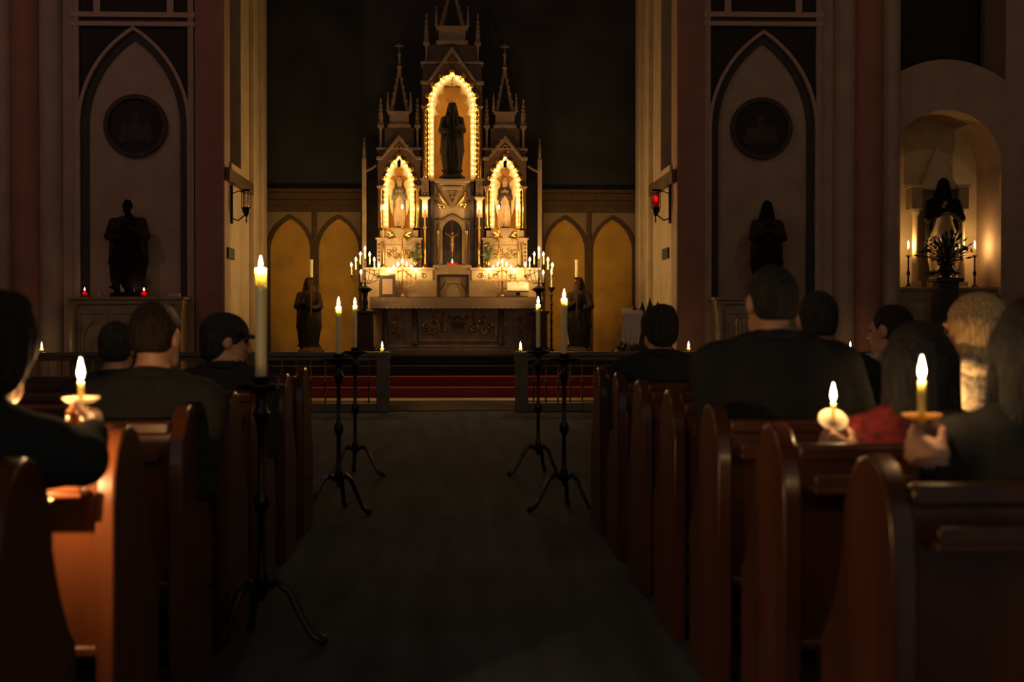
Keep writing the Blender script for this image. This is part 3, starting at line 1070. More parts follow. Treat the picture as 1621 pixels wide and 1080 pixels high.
def niche_tower(cx, hw_t, nhw, zb, zsp, zap, gz, gfoot, zcap, depth, foils, nb, rb, ringw):
    """one niche: jamb walls, curved back, cusped bulb frame, gable"""
    n = 12
    x0, x1 = cx - hw_t, cx + hw_t
    nc = MB()
    P = arch_path(nhw, zb, zsp, zap, n, cx)
    arc = arch_path(nhw, zb, zsp, zap, n, cx, arc_only=True)
    gab = lambda x: gz - (gz - gfoot) * min(1.0, abs(x - cx) / (hw_t * 0.93))
    yf, yb = YR - 0.02, YR + depth
    nc.box(x0, cx - nhw, yf, yb, zb, gfoot)
    nc.box(cx + nhw, x1, yf, yb, zb, gfoot)
    nc.strip(arc, [(p[0], max(gab(p[0]) - 0.02, p[1] + 0.02)) for p in arc], yf, yb)
    body = nc.build('niche_wall', M_DSTONE, rer)
    # curved back of the niche
    bk = MB()
    pts = []
    for i in range(13):
        a = PI * i / 12
        pts.append((cx - nhw * 1.0 * math.cos(a), YR + 0.08 + (depth - 0.1) * math.sin(a)))
    vs = [(x, y, zb) for x, y in pts] + [(x, y, zap + 0.02) for x, y in pts]
    bk.add(vs, [(i, i + 1, i + 14, i + 13) for i in range(12)])
    bk.box(cx - nhw, cx + nhw, YR + 0.0, yb, zb - 0.03, zb)
    bk.build('niche_back', M_NICHE, rer)
    # cusped frame
    Pi, L = resample(P, 141)
    Po = []
    zspn = zsp - 0.12
    inner, outer = [], []
    mid = []
    for i, (x, z) in enumerate(Pi):
        a, c = Pi[max(i - 1, 0)], Pi[min(i + 1, 140)]
        tx, tz = c[0] - a[0], c[1] - a[1]
        l = math.hypot(tx, tz) or 1
        nx_, nz_ = tz / l, -tx / l          # inward normal
        sfrac = i / 140
        jamb = (zsp - zb) / L
        d = ringw * 0.55
        dm = ringw * 0.24
        if z > zspn:
            s0 = (zspn - zb) / L
            u = (sfrac - s0) / (1 - 2 * s0)
            d = ringw * (0.72 + 0.75 * (1 - abs(math.sin(PI * foils * u))))
            dm = ringw * 0.22
        inner.append((x + nx_ * d, z + nz_ * d))
        outer.append((x - nx_ * ringw * 0.25, z - nz_ * ringw * 0.25))
        mid.append((x + nx_ * dm, z + nz_ * dm))
    fr = MB().strip(outer, inner, YR - 0.052, YR - 0.045).build('cusped_frame', M_MARBLE, rer)
    gd = MB()
    gd.tube([(p[0], YR - 0.058, p[1]) for p in outer], ringw * 0.10, 6)
    gd.build('gilt_edge', M_GOLD, fr)
    # scalloped crest discs outside the arch
    out2 = arch_path(nhw + ringw * 0.55, zb, zsp, zap + ringw * 0.55, n, cx, arc_only=True)
    Q, _ = resample(out2, foils + 2)
    for (x, z) in Q:
        MB().ball((x, YR - 0.035, z), ringw * 0.52, 14, 8, sy=0.9).build('crest_disc', M_GOLD, fr)
    bulbs_along(mid[3:-3], YR - 0.092, nb, rb, fr)
    # added bulbs, unseen behind the frame, to brighten the niche back
    hid = arch_path(nhw, zb, zsp, zap, n, cx, 0.022)
    bulbs_along(hid[1:-1] if False else [(hid[0][0], zb + 0.05)] + hid[1:-1] + [(hid[-1][0], zb + 0.05)], YR + 0.03, int(nb * 0.8), rb, fr)
    sk = MB().tube([(p[0], YR - 0.032, p[1]) for p in outer], 0.022, 6)
    sk.build('frame_moulding', M_DGOLD, fr)
    # gable
    g = MB()
    th = 0.045
    for s in (-1, 1):
        a, b_ = (cx, gz), (cx + s * hw_t * 0.80, gfoot)
        l = math.hypot(b_[0] - a[0], b_[1] - a[1])
        g.prism([(a[0], a[1]), (b_[0], b_[1]), (b_[0], b_[1] - th), (a[0], a[1] - th * 1.7)], YR - 0.09, YR - 0.01)
        g.box(min(cx + s * hw_t * 0.78, cx + s * hw_t * 1.05), max(cx + s * hw_t * 0.78, cx + s * hw_t * 1.05), YR - 0.09, YR - 0.01, gfoot - th, gfoot)
        for i in range(3):
            u = 0.25 + 0.25 * i
            g.ball((a[0] + (b_[0] - a[0]) * u, YR - 0.05, a[1] + (b_[1] - a[1]) * u + 0.012), 0.018, 6, 5)
    g.build('gable', M_STONE, rer)
    tr = MB()
    zc3 = zap + ringw * 1.6
    for dx, dz in ((0, 0.045), (-0.04, 0), (0.04, 0)):
        ring = [(cx + dx + 0.028 * math.cos(2 * PI * k / 12), YR - 0.03, zc3 + dz + 0.028 * math.sin(2 * PI * k / 12)) for k in range(12)]
        tr.tube(ring, 0.008, 6, close=True)
    tr.build('trefoil', M_DGOLD, rer)
    # attic wall and cornice behind the gable
    BX(x0 + 0.01, x1 - 0.01, YR + 0.02, yb, gfoot - 0.02, zcap, 'attic_wall', M_DSTONE, rer)
    BX(x0 - 0.02, x1 + 0.02, YR - 0.03, yb, zcap - 0.035, zcap, 'attic_cornice', M_STONE, rer, bev=0.006)
    for s in (-1, 1):
        capital(cx + s * (hw_t - 0.05), zsp + 0.02, 0.13, 0.10)
        a = MB()
        xcol = cx + s * (hw_t - 0.045)
        a.lathe([(0.034, 0), (0.034, 0.03), (0.022, 0.05), (0.022, zsp - zb - 0.07), (0.034, zsp - zb - 0.03)], (xcol, YR - 0.05, zb), 12)
        a.build('colonnette', M_GOLD, rer)
    return mid

def spire(cx, zb, zt, w, cross=True):
    """openwork spire: plinth with corner posts, tapering crocketed legs, finial"""
    H = zt - zb
    y = YR + 0.18
    a = MB()
    a.box(cx - w / 2, cx + w / 2, y - w / 2, y + w / 2, zb, zb + 0.05)
    a.box(cx - w * 0.42, cx + w * 0.42, y - w * 0.42, y + w * 0.42, zb + 0.05, zb + H * 0.16)
    a.box(cx - w / 2, cx + w / 2, y - w / 2, y + w / 2, zb + H * 0.16, zb + H * 0.19)
    a.build('spire_plinth', M_STONE, rer)
    z1, z2 = zb + H * 0.19, zb + H * 0.62
    l = MB()
    for sx in (-1, 1):
        for sy in (-1, 1):
            p0 = (cx + sx * w * 0.36, y + sy * w * 0.36, z1)
            p1 = (cx + sx * 0.02, y + sy * 0.02, z2)
            l.tube([p0, p1], [0.030, 0.018], 6)
            for i in range(5):
                u = (i + 0.5) / 5
                l.ball((p0[0] + (p1[0] - p0[0]) * u + sx * 0.02, p0[1] + (p1[1] - p0[1]) * u + sy * 0.02, p0[2] + (p1[2] - p0[2]) * u), 0.017, 6, 5)
    l.build('spire_legs', M_STONE, rer)
    t = MB()
    t.lathe([(0.045, 0), (0.032, H * 0.10), (0.05, H * 0.12), (0.024, H * 0.14), (0.016, H * 0.24), (0.032, H * 0.26), (0.032, H * 0.28), (0.010, H * 0.30), (0.008, H * 0.38)], (cx, y, z2 - 0.02), 8)
    if cross:
        t.box(cx - 0.055, cx + 0.055, y - 0.012, y + 0.012, zt - 0.05, zt - 0.026)
        t.ball((cx - 0.055, y, zt - 0.038), 0.016, 6, 5).ball((cx + 0.055, y, zt - 0.038), 0.016, 6, 5).ball((cx, y, zt), 0.016, 6, 5)
    t.build('spire_finial', M_STONE, rer)
    for sx in (-1, 1):
        pinnacle(cx + sx * w * 0.5, y - w * 0.45, z1, z1 + H * 0.22, 0.05)

# centre niche
MIDC = niche_tower(0.0, rx(764.5), rx(752), rz(285), rz(172), rz(121), rz(77), rz(131), rz(99), 0.42, 7, 41, 0.0105, 0.115)
BX(-0.40, 0.40, YR + 0.05, YR + 0.40, rz(99), rz(72), 'attic_block', M_DSTONE, rer)
# side niches
for s in (-1, 1):
    c = s * rx(800.5)
    niche_tower(c, 0.335, 0.215, rz(362), rz(298), rz(252), rz(216), rz(250), rz(235), 0.36, 7, 29, 0.0100, 0.085)
    BX(c - 0.23, c + 0.23, YR + 0.04, YR + 0.34, rz(235), rz(203), 'attic_block', M_DSTONE, rer)
    spire(c, rz(203), rz(68), 0.36)
    for e in (-1, 1):
        x = c + e * 0.29
        a = MB().lathe([(0.035, 0), (0.035, 0.02), (0.02, 0.04), (0.02, 0.28), (0.04, 0.32)], (x, YR + 0.02, rz(235)), 10)
        a.build('attic_column', M_STONE, rer)
        capital(x, rz(200), 0.10, 0.07, y=YR + 0.02)
        pinnacle(x, YR + 0.02, rz(199), rz(156), 0.085)
    # pedestal with gilt relief under the side niche
    zb, zt = rz(425), rz(377)
    BX(c - 0.35, c + 0.35, YR - 0.06, YR + 0.36, zb, zt, 'pedestal', M_MARBLE, rer, bev=0.008)
    BX(c - 0.37, c + 0.37, YR - 0.09, YR + 0.36, zt - 0.03, zt, 'pedestal_cap', M_MARBLE, rer, bev=0.006)
    BX(c - 0.30, c + 0.30, YR - 0.02, YR + 0.36, zt, rz(362) - 0.03, 'niche_base', M_MARBLE, rer, bev=0.006)
    pn = MB()
    fx0, fx1, fz0, fz1 = c - 0.21, c + 0.21, zb + 0.10, zb + 0.36
    pn.strip([(fx0, fz0), (fx1, fz0), (fx1, fz1), (fx0, fz1)], [(fx0 + .02, fz0 + .02), (fx1 - .02, fz0 + .02), (fx1 - .02, fz1 - .02), (fx0 + .02, fz1 - .02)], YR - 0.075, YR - 0.055, closed=True)
    fr = pn.build('panel_frame', M_MARBLE, rer)
    for e in (-1, 1):
        for j in range(2):
            MB().tube(spiral(c + e * (0.055 + 0.09 * j), zb + 0.19 + 0.06 * j, YR - 0.068, 0.055, 1.6, e, PI / 2 + j), 0.0085, 6).build('gilt_scroll', M_GOLD, fr)
            MB().tube(spiral(c + e * (0.075 + 0.08 * j), zb + 0.29 - 0.10 * j, YR - 0.068, 0.040, 1.3, -e, -PI / 2), 0.007, 6).build('gilt_scroll', M_GOLD, fr)
    for e in (-1, 1):
        for j in range(6):
            MB().ball((c + e * 0.315, YR - 0.062, zb + 0.07 + 0.06 * j), 0.018, 8, 5, sz=1.2).build('gilt_boss', M_DGOLD, rer)
        MB().lathe([(0.03, 0), (0.03, 0.03), (0.016, 0.05), (0.016, 0.36), (0.03, 0.40)], (c + e * 0.265, YR - 0.085, zb), 10).build('colonnette', M_DGOLD, rer)
    # corbel with fan foliage below the statue
    co = MB()
    co.prism([(c - 0.13, rz(362)), (c + 0.13, rz(362)), (c + 0.04, rz(377)), (c, rz(382)), (c - 0.04, rz(377))], YR - 0.13, YR - 0.05)
    co.build('corbel', M_MARBLE, rer, bev=0.006)
    for e in (-1, 1):
        for j in range(4):
            a0 = math.radians(-65 + 32 * j)
            x_, z_ = c + e * 0.09, rz(374)
            MB().tube([(x_, YR - 0.085, z_), (x_ + e * 0.06 * math.cos(a0), YR - 0.10, z_ + 0.06 * math.sin(a0)), (x_ + e * 0.11 * math.cos(a0), YR - 0.09, z_ + 0.105 * math.sin(a0))], [0.008, 0.018, 0.006], 6).build('gilt_leaf', M_GOLD, rer)
    # outer slender buttress posts with pinnacles
    x = s * rx(856)
    BX(x - 0.035, x + 0.035, YR + 0.05, YR + 0.13, ZS + 0.6, rz(252), 'buttress_post', M_MARBLE2, rer, bev=0.005)
    pinnacle(x, YR + 0.09, rz(252), rz(218), 0.06)
    st = MB().tube([(x, YR + 0.09, rz(272)), (x - s * 0.10, YR + 0.09, rz(268)), (x - s * 0.19, YR + 0.09, rz(262))], 0.02, 6)
    st.build('flying_brace', M_STONE, rer)
    # dark recess wall between buttress and tower
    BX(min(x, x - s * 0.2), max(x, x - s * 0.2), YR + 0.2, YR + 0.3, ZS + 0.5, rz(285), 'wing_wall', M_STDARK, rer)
# central tower: piers, attic, spire
for s in (-1, 1):
    x = s * rx(760)
    a = MB()
    BX(x - 0.075, x + 0.075, YR - 0.03, YR + 0.3, rz(425), rz(316), 'pier', M_DKMARBLE, rer, bev=0.006)
    capital(x, rz(313), 0.17, 0.12, m=M_MARBLE)
    BX(x - 0.045, x + 0.045, YR - 0.075, YR, rz(345), rz(317), 'pier_panel', M_MARBLE, rer, bev=0.005)
    MB().lathe([(0.035, 0), (0.035, 0.03), (0.022, 0.06), (0.022, 0.55), (0.035, 0.6)], (x, YR - 0.06, rz(420)), 12).build('colonnette', M_DGOLD, rer)
    BX(x - 0.06, x + 0.06, YR - 0.04, YR + 0.2, rz(312), rz(288), 'upper_pier', M_MARBLE2, rer, bev=0.005)
    for j in range(3):
        MB().ball((x, YR - 0.045, rz(307 - 6 * j)), 0.016, 8, 5).build('gilt_boss', M_DGOLD, rer)
    capital(x, rz(284), 0.15, 0.10, m=M_MARBLE2)
    # beaded colonnette outside the centre niche
    bc = MB().tube([(s * rx(757.5), YR - 0.06, rz(283)), (s * rx(757.5), YR - 0.06, rz(170))], 0.008, 6)
    for j in range(28):
        bc.ball((s * rx(757.5), YR - 0.066, rz(282 - 4 * j)), 0.011, 6, 5)
    bc.build('beaded_colonnette', M_GOLD, rer)
    x = s * rx(757.5)
    MB().lathe([(0.03, 0), (0.03, 0.02), (0.018, 0.04), (0.018, 0.22), (0.035, 0.27)], (x, YR + 0.02, rz(99)), 10).build('attic_column', M_STONE, rer)
    capital(x, rz(70), 0.10, 0.07, y=YR + 0.02)
    pinnacle(x, YR + 0.02, rz(70), rz(22), 0.085)
    # dark solid strip standing in for the shaded gap beside the chevron panel
    BX(min(s * rx(745), s * rx(751)), max(s * rx(745), s * rx(751)), YR - 0.02, YR + 0.28, rz(425), rz(290), 'dark_gap', M_DKMARBLE, rer)
spire(0.0, rz(72), rz(-75), 0.50)
# central panel under the statue: stepped corbel, chevron, gilt scrolls
BX(-0.28, 0.28, YR + 0.06, YR + 0.28, rz(425), rz(288), 'centre_panel', M_MARBLE, rer)
for (hw, pa, pb, d) in ((0.28, 290, 285, 0.13), (0.20, 294, 290, 0.11), (0.155, 301, 296, 0.09)):
    BX(-hw, hw, YR - d, YR + 0.1, rz(pa), rz(pb), 'corbel_step', M_MARBLE, rer, bev=0.006)
ch = MB()
for s in (-1, 1):
    ch.prism([(s * 0.26, rz(290)), (s * 0.13, rz(290)), (0, rz(322)), (0, rz(330))], YR + 0.0, YR + 0.07)
ch.prism([(-0.15, rz(302)), (0.15, rz(302)), (0, rz(322))], YR + 0.02, YR + 0.07)
ch.build('chevron', M_MARBLE2, rer)
MB().ball((0, YR - 0.0, rz(312)), 0.025, 8, 6).build('gilt_boss', M_GOLD, rer)
for s in (-1, 1):
    MB().tube(spiral(s * 0.17, rz(326), YR + 0.045, 0.055, 1.5, s, 0.3), 0.011, 6).build('gilt_scroll', M_GOLD, rer)
    MB().tube([(s * 0.06, YR + 0.05, rz(327)), (s * 0.14, YR + 0.04, rz(318)), (s * 0.22, YR + 0.04, rz(306))], [0.006, 0.016, 0.008], 6).build('gilt_leaf', M_GOLD, rer)
    for j in range(3):
        MB().ball((s * (0.20 + 0.025 * j), YR + 0.045, rz(305 + 7 * j)), 0.022, 8, 6).build('gilt_boss', M_DGOLD, rer)
# tabernacle canopy: cusped dark recess with ogee hood
P = arch_path(0.19, rz(418), rz(368), rz(343), 10, 0.0)
P2 = arch_path(0.155, rz(418), rz(368), rz(348), 10, 0.0)
MB().strip(P, P2, YR + 0.0, YR + 0.07).build('tabernacle_frame', M_MARBLE2, rer)
MB().strip(P2, [(p[0], rz(418)) for p in P2], YR + 0.03, YR + 0.06).build('tabernacle_recess', M_DKMARBLE, rer)
MB().tube([(-0.28, YR + 0.05, rz(348)), (-0.16, YR + 0.04, rz(347)), (-0.08, YR + 0.03, rz(342)), (0, YR + 0.03, rz(339)), (0.08, YR + 0.03, rz(342)), (0.16, YR + 0.04, rz(347)), (0.28, YR + 0.05, rz(348))], 0.014, 6).build('ogee_hood', M_DGOLD, rer)
for s in (-1, 1):
    MB().lathe([(0.03, 0), (0.03, 0.03), (0.018, 0.05), (0.018, 0.50), (0.032, 0.56)], (s * 0.225, YR - 0.02, rz(422)), 10).build('colonnette', M_DGOLD, rer)
# gradines (candle shelves) under everything
for (hw, pa, pb, yf) in ((1.42, 445, 425, YR - 0.30),):
    for s in (-1, 1):
        x0, x1 = sorted((s * 0.30, s * 1.36))
        BX(x0, x1, yf, YR + 0.36, rz(pa), rz(pb), 'gradine', M_MARBLE, rer, bev=0.01)
        BX(min(s * 0.28, s * 1.38), max(s * 0.28, s * 1.38), yf - 0.03, YR, rz(429), rz(425), 'gradine_edge', M_MARBLE, rer, bev=0.005)
        for j in range(4):
            c = s * (0.45 + 0.24 * j)
            MB().tube(spiral(c, rz(437.5), yf - 0.004, 0.045, 1.4, s, j), 0.008, 6).build('gilt_scroll', M_DGOLD, rer)
BX(-0.30, 0.30, YR - 0.28, YR + 0.36, rz(445), rz(421), 'tabernacle_step', M_MARBLE2, rer, bev=0.01)
BX(-1.40, 1.40, YR - 0.33, YR + 0.4, ZS, rz(445), 'reredos_base', M_MARBLE2, rer, bev=0.01)

# statues in the niches
zf = rz(285)
pd = MB().lathe([(0.20, 0), (0.20, 0.05), (0.16, 0.07), (0.14, 0.10), (0.16, 0.13)], (0, YR + 0.04, zf), 8)
tag(pd.build('statue_plinth', M_STDARK), 'dark eight-sided plinth under the crowned statue', 'plinth')
statue('crowned_statue', 'large dark crowned statue holding a child in the tall centre niche', (0, YR + 0.04, zf + 0.13), 1.10, M_STDARK, M_STDARK, M_STDARK, M_STDARK, 'hold', crown=True, wide=1.05)
for s, lab in ((-1, 'winged angel statue in a pale robe, in the niche left of centre'), (1, 'winged angel statue in a pale robe, in the niche right of centre')):
    c = s * rx(800.5)
    statue('angel_statue', lab, (c, YR + 0.10, rz(362)), 0.82, M_STCREAM, M_STBLUE if s < 0 else M_STBROWN, M_STSKIN, M_STHAIR, 'pray', wings=True, wide=0.72, group='niche angels')

# ------------------------------------------------------------------ altar table in front
YA = 21.6
QA = YA / FPX
az = lambda p: HC + (508 - p) * QA
ax_ = lambda p: at(p, 500, YA).x
alt = thing('altar_table', 'carved marble altar table with a relief panel and a white lace cloth on it', 'altar', (0, YA + 0.3, ZS))
x0, x1 = ax_(599), ax_(851)
ztop = az(471)
cxA = (x0 + x1) / 2
BX(x0 + 0.06, x1 - 0.06, YA + 0.08, YR - 0.34, ZS + 0.14, ztop - 0.07, 'body', M_ALTARM, alt)
BX(x0 - 0.02, x1 + 0.02, YA, YR - 0.34, ZS, ZS + 0.09, 'plinth', M_ALTARM, alt, bev=0.01)
BX(x0 + 0.02, x1 - 0.02, YA + 0.03, YR - 0.34, ZS + 0.09, ZS + 0.15, 'plinth_moulding', M_ALTARM, alt, bev=0.01)
BX(x0 - 0.09, x1 + 0.09, YA - 0.02, YR - 0.335, ztop - 0.07, ztop, 'mensa', M_ALTARM, alt, bev=0.01)
zlo, zhi = ZS + 0.17, ztop - 0.09
for p in (608, 656, 794, 842):
    MB().lathe([(0.055, 0), (0.055, 0.04), (0.036, 0.07), (0.036, zhi - zlo - 0.1), (0.058, zhi - zlo - 0.02), (0.058, zhi - zlo + 0.02)], (ax_(p), YA + 0.065, zlo - 0.02), 14).build('column', M_DKMARBLE, alt)
def frame_panel(xa, xb, za_, zb_, y, w, name, m, par):
    return MB().strip([(xa, za_), (xb, za_), (xb, zb_), (xa, zb_)], [(xa + w, za_ + w), (xb - w, za_ + w), (xb - w, zb_ - w), (xa + w, zb_ - w)], y, y + 0.03, closed=True).build(name, m, par, bev=0.003)
fp = frame_panel(ax_(664), ax_(787), zlo + 0.03, zhi - 0.02, YA + 0.055, 0.03, 'relief_panel', M_ALTARM, alt)
rp = random.Random(3)
zm = (zlo + zhi) / 2
for s in (-1, 1):
    for j, (dx, dz, r, tn) in enumerate(((0.12, 0.05, 0.07, 1.5), (0.25, -0.06, 0.08, 1.6), (0.37, 0.07, 0.075, 1.5), (0.48, -0.05, 0.07, 1.4), (0.22, 0.11, 0.05, 1.3), (0.40, -0.13, 0.05, 1.3))):
        MB().tube(spiral(cxA + s * dx, zm + dz, YA + 0.07, r, tn, s, j * 1.3), 0.013, 6).build('carved_scroll', M_DGOLD, fp)
MB().box(cxA - 0.09, cxA + 0.09, YA + 0.055, YA + 0.09, zm - 0.07, zm + 0.02).tube([(cxA - 0.1, YA + 0.07, zm + 0.03), (cxA, YA + 0.06, zm + 0.12), (cxA + 0.1, YA + 0.07, zm + 0.03)], 0.014, 6).build('carved_emblem', M_DKMARBLE, fp)
for p in (627, 823):
    c = ax_(p)
    O = arch_path(0.10, zlo + 0.06, zhi - 0.16, zhi - 0.05, 8, c)
    I = arch_path(0.10, zlo + 0.06, zhi - 0.16, zhi - 0.05, 8, c, 0.02)
    f_ = MB().strip(O, I, YA + 0.06, YA + 0.09).build('lancet_panel', M_ALTARM, alt)
    for j in range(3):
        MB().tube(spiral(c, zlo + 0.14 + 0.13 * j, YA + 0.075, 0.055, 1.5, 1 if j % 2 else -1, j), 0.010, 6).build('carved_scroll', M_DGOLD, f_)

# lace-edged cloth
cl = MB()
xa, xb = ax_(586), ax_(858)
za_, hem = ztop + 0.008, az(488)
N = 60
top = [(xa + (xb - xa) * i / N, za_) for i in range(N + 1)]
bot = [(xa + (xb - xa) * i / N, hem - 0.010 + 0.012 * abs(math.sin(PI * i * 0.5))) for i in range(N + 1)]
cl.strip(bot, top, YA - 0.035, YA - 0.03)
cl.box(xa, xb, YA - 0.035, YR - 0.345, za_ - 0.006, za_)
for x, e in ((xa, -1), (xb, 1)):
    cl.box(x - 0.003, x + 0.003, YA - 0.035, YR - 0.345, hem - 0.02, za_)
tag(cl.build('altar_cloth', M_LINEN), 'cream lace-edged cloth hanging over the altar table edge', 'cloth')

# ------------------------------------------------------------------ things on the altar and gradines
def candlestick(base, h, label, group, m=None, r=0.045):
    t = thing('candlestick', label, 'candlestick', base, group)
    MB().lathe([(r * 1.1, 0), (r * 1.1, 0.012), (r * 0.7, 0.03), (r * 0.3, 0.06)], base, 12).build('base', m or M_GOLD, t)
    MB().lathe([(r * 0.28, 0.055), (r * 0.24, h * 0.35), (r * 0.5, h * 0.45), (r * 0.24, h * 0.55), (r * 0.22, h - 0.03), (r * 0.4, h - 0.015)], base, 12).build('stem', m or M_GOLD, t)
    MB().lathe([(r * 0.3, h - 0.015), (r * 0.75, h), (r * 0.78, h + 0.006), (r * 0.3, h)], base, 12).build('drip_pan', m or M_GOLD, t)
    return t
ZG = rz(425)
yg = YR - 0.14
ords = ('first', 'second', 'third', 'fourth', 'fifth', 'sixth', 'seventh', 'eighth')
for i, p in enumerate((609, 639, 674, 759, 790, 821)):
    x = rx(p) if True else 0
    yy = yg if p in (674, 759) else yg + 0.02
    if p in (639, 790):
        yy = YR - 0.20
    hs = rz(363) - ZG
    candlestick((x, yy, ZG), hs, 'tall gilt altar candlestick, %s of six from the left' % ords[i], 'six tall altar candlesticks')
    candle((x, yy, ZG + hs + 0.002), rz(332) - rz(363) , 0.013, 'slim lit candle on the %s tall altar candlestick from the left' % ords[i], 'six tall altar candles', P_ALTAR, 1.2, M_AWAX, fat=1.7)

def candelabrum(base, h, spread, n, rise, label, side_word, group, m, foot=0.09, canh=0.14, yfr=None, extra=None, pw=1.0):
    """branched candle stand whose cups climb to the middle; candles are things of their own"""
    t = thing('candelabrum', label, 'candelabrum', base, group)
    x, y, z = base
    MB().lathe([(foot, 0), (foot, 0.015), (foot * 0.5, 0.035), (foot * 0.2, 0.06)], base, 14).build('base', m, t)
    MB().lathe([(0.012, 0.05), (0.010, h * 0.5), (0.022, h * 0.55), (0.010, h * 0.6), (0.010, h)], base, 10).build('stem', m, t)
    MB().tube([(x - spread, y, z + h * 0.62), (x, y, z + h), (x + spread, y, z + h * 0.62)], 0.006, 6).build('crossbar', m, t)
    for i in range(n):
        u = -1 + 2 * i / (n - 1)
        cx_ = x + spread * u
        zc_ = z + h * 0.62 + rise * (1 - abs(u)) + 0.03
        pts = []
        for k in range(9):
            w = k / 8
            pts.append((x + (cx_ - x) * min(1, w * 1.15) ** 0.7, y, z + h * 0.30 + (zc_ - z - h * 0.30) * w ** 2.2))
        pts[-1] = (cx_, y, zc_)
        ar = MB().tube(pts, 0.005, 6).build('arm', m, t)
        MB().lathe([(0.006, -0.012), (0.017, 0.0), (0.018, 0.006), (0.011, 0.004)], (cx_, y, zc_), 10).build('cup', m, ar)
        candle((cx_, y, zc_ + 0.004), canh, 0.0105, 'small lit candle, %s from the left on %s' % (ords[i], side_word), 'candelabrum candles', P_ALTAR * pw, 1.35, M_AWAX, fat=1.8)
    if extra:
        dx, dy, dz = extra
        pts = [(x, y, z + h * 0.35), (x + dx * 0.5, y + dy * 0.5, z + h * 0.28), (x + dx, y + dy, z + dz)]
        ar = MB().tube(pts, 0.005, 6).build('arm', m, t)
        MB().lathe([(0.006, -0.012), (0.017, 0.0), (0.018, 0.006), (0.011, 0.004)], (x + dx, y + dy, z + dz), 10).build('cup', m, ar)
        candle((x + dx, y + dy, z + dz + 0.004), canh, 0.0105, 'small lit candle low in front of %s' % side_word, 'candelabrum candles', P_ALTAR * pw, 1.35, M_AWAX, fat=1.8)
    return t
# inner pair on the altar's back edge (seven branches)
YI = YR - 0.42
for s, p, wd in ((-1, 637, 'the left small candelabrum'), (1, 795, 'the right small candelabrum')):
    b_ = at(p, 455, YI)
    candelabrum((b_.x, YI, ztop + 0.012), at(p, 428, YI).z - ztop, 0.205, 7, 0.15, 'low seven-branch gilt candelabrum %s of the tabernacle' % ('left' if s < 0 else 'right'), wd, 'small altar candelabra', M_DGOLD, 0.06, 0.085, pw=0.45)
# outer pair on tall dark pedestals
YO = 21.38
for s, p, wd in ((-1, 578, 'the left tall candelabrum'), (1, 853, 'the right tall candelabrum')):
    b_ = at(p, 458, YO)
    zp = b_.z
    pdl = thing('pedestal', 'dark carved wooden pedestal under %s' % wd, 'pedestal', (b_.x, YO, ZS), 'candelabrum pedestals')
    hz = zp - ZS
    MB().box(b_.x - 0.17, b_.x + 0.17, YO - 0.17, YO + 0.17, ZS, ZS + 0.08).box(b_.x - 0.14, b_.x + 0.14, YO - 0.14, YO + 0.14, ZS + 0.08, ZS + 0.13).build('foot', M_PEWD, pdl, bev=0.006)
    MB().box(b_.x - 0.12, b_.x + 0.12, YO - 0.12, YO + 0.12, ZS + 0.13, ZS + hz * 0.63).build('shaft', M_PEWD, pdl, bev=0.01)
    MB().box(b_.x - 0.15, b_.x + 0.15, YO - 0.15, YO + 0.15, ZS + hz * 0.63, ZS + hz * 0.67).build('cap', M_PEWD, pdl, bev=0.006)
    MB().lathe([(0.10, hz * 0.67), (0.05, hz * 0.70), (0.038, hz * 0.74), (0.05, hz * 0.80), (0.034, hz * 0.86), (0.045, hz * 0.95), (0.11, hz * 0.985), (0.11, hz)], (b_.x, YO, ZS), 16).build('turned_post', M_IRON, pdl)
    candelabrum((b_.x, YO, zp), at(p, 428, YO).z - zp, 0.205, 7, 0.24, 'tall black candelabrum at the %s end of the altar' % ('left' if s < 0 else 'right'), wd, 'tall candelabra', M_MATIRON, 0.09, 0.13, pw=2.3, extra=((-0.055, -0.10, 0.10) if s < 0 else (0.06, -0.10, 0.09)))
# slim processional stand at the far right
b_ = at(873, 455, 21.9)
t = thing('torch_stand', 'slender black turned candle stand right of the altar', 'candle stand', (b_.x, 21.9, ZS))
hz = b_.z - ZS
MB().lathe([(0.12, 0), (0.12, 0.02), (0.05, 0.06), (0.02, 0.10)], (b_.x, 21.9, ZS), 14).build('base', M_IRON, t)
pr = [(0.018, 0.09)]
for k in range(6):
    zz = 0.1 + (hz - 0.15) * (k + 1) / 6.5
    pr += [(0.014, zz - 0.03), (0.026, zz), (0.014, zz + 0.03)]
MB().lathe(pr + [(0.014, hz - 0.06)], (b_.x, 21.9, ZS), 12).build('stem', M_IRON, t)
MB().lathe([(0.014, hz - 0.07), (0.055, hz - 0.02), (0.058, hz), (0.02, hz - 0.01)], (b_.x, 21.9, ZS), 14).build('bowl', M_IRON, t)
candle((b_.x, 21.9, b_.z - 0.004), at(873, 432, 21.9).z - b_.z, 0.012, 'lit taper on the slender black stand right of the altar', None, P_ALTAR, 1.6)

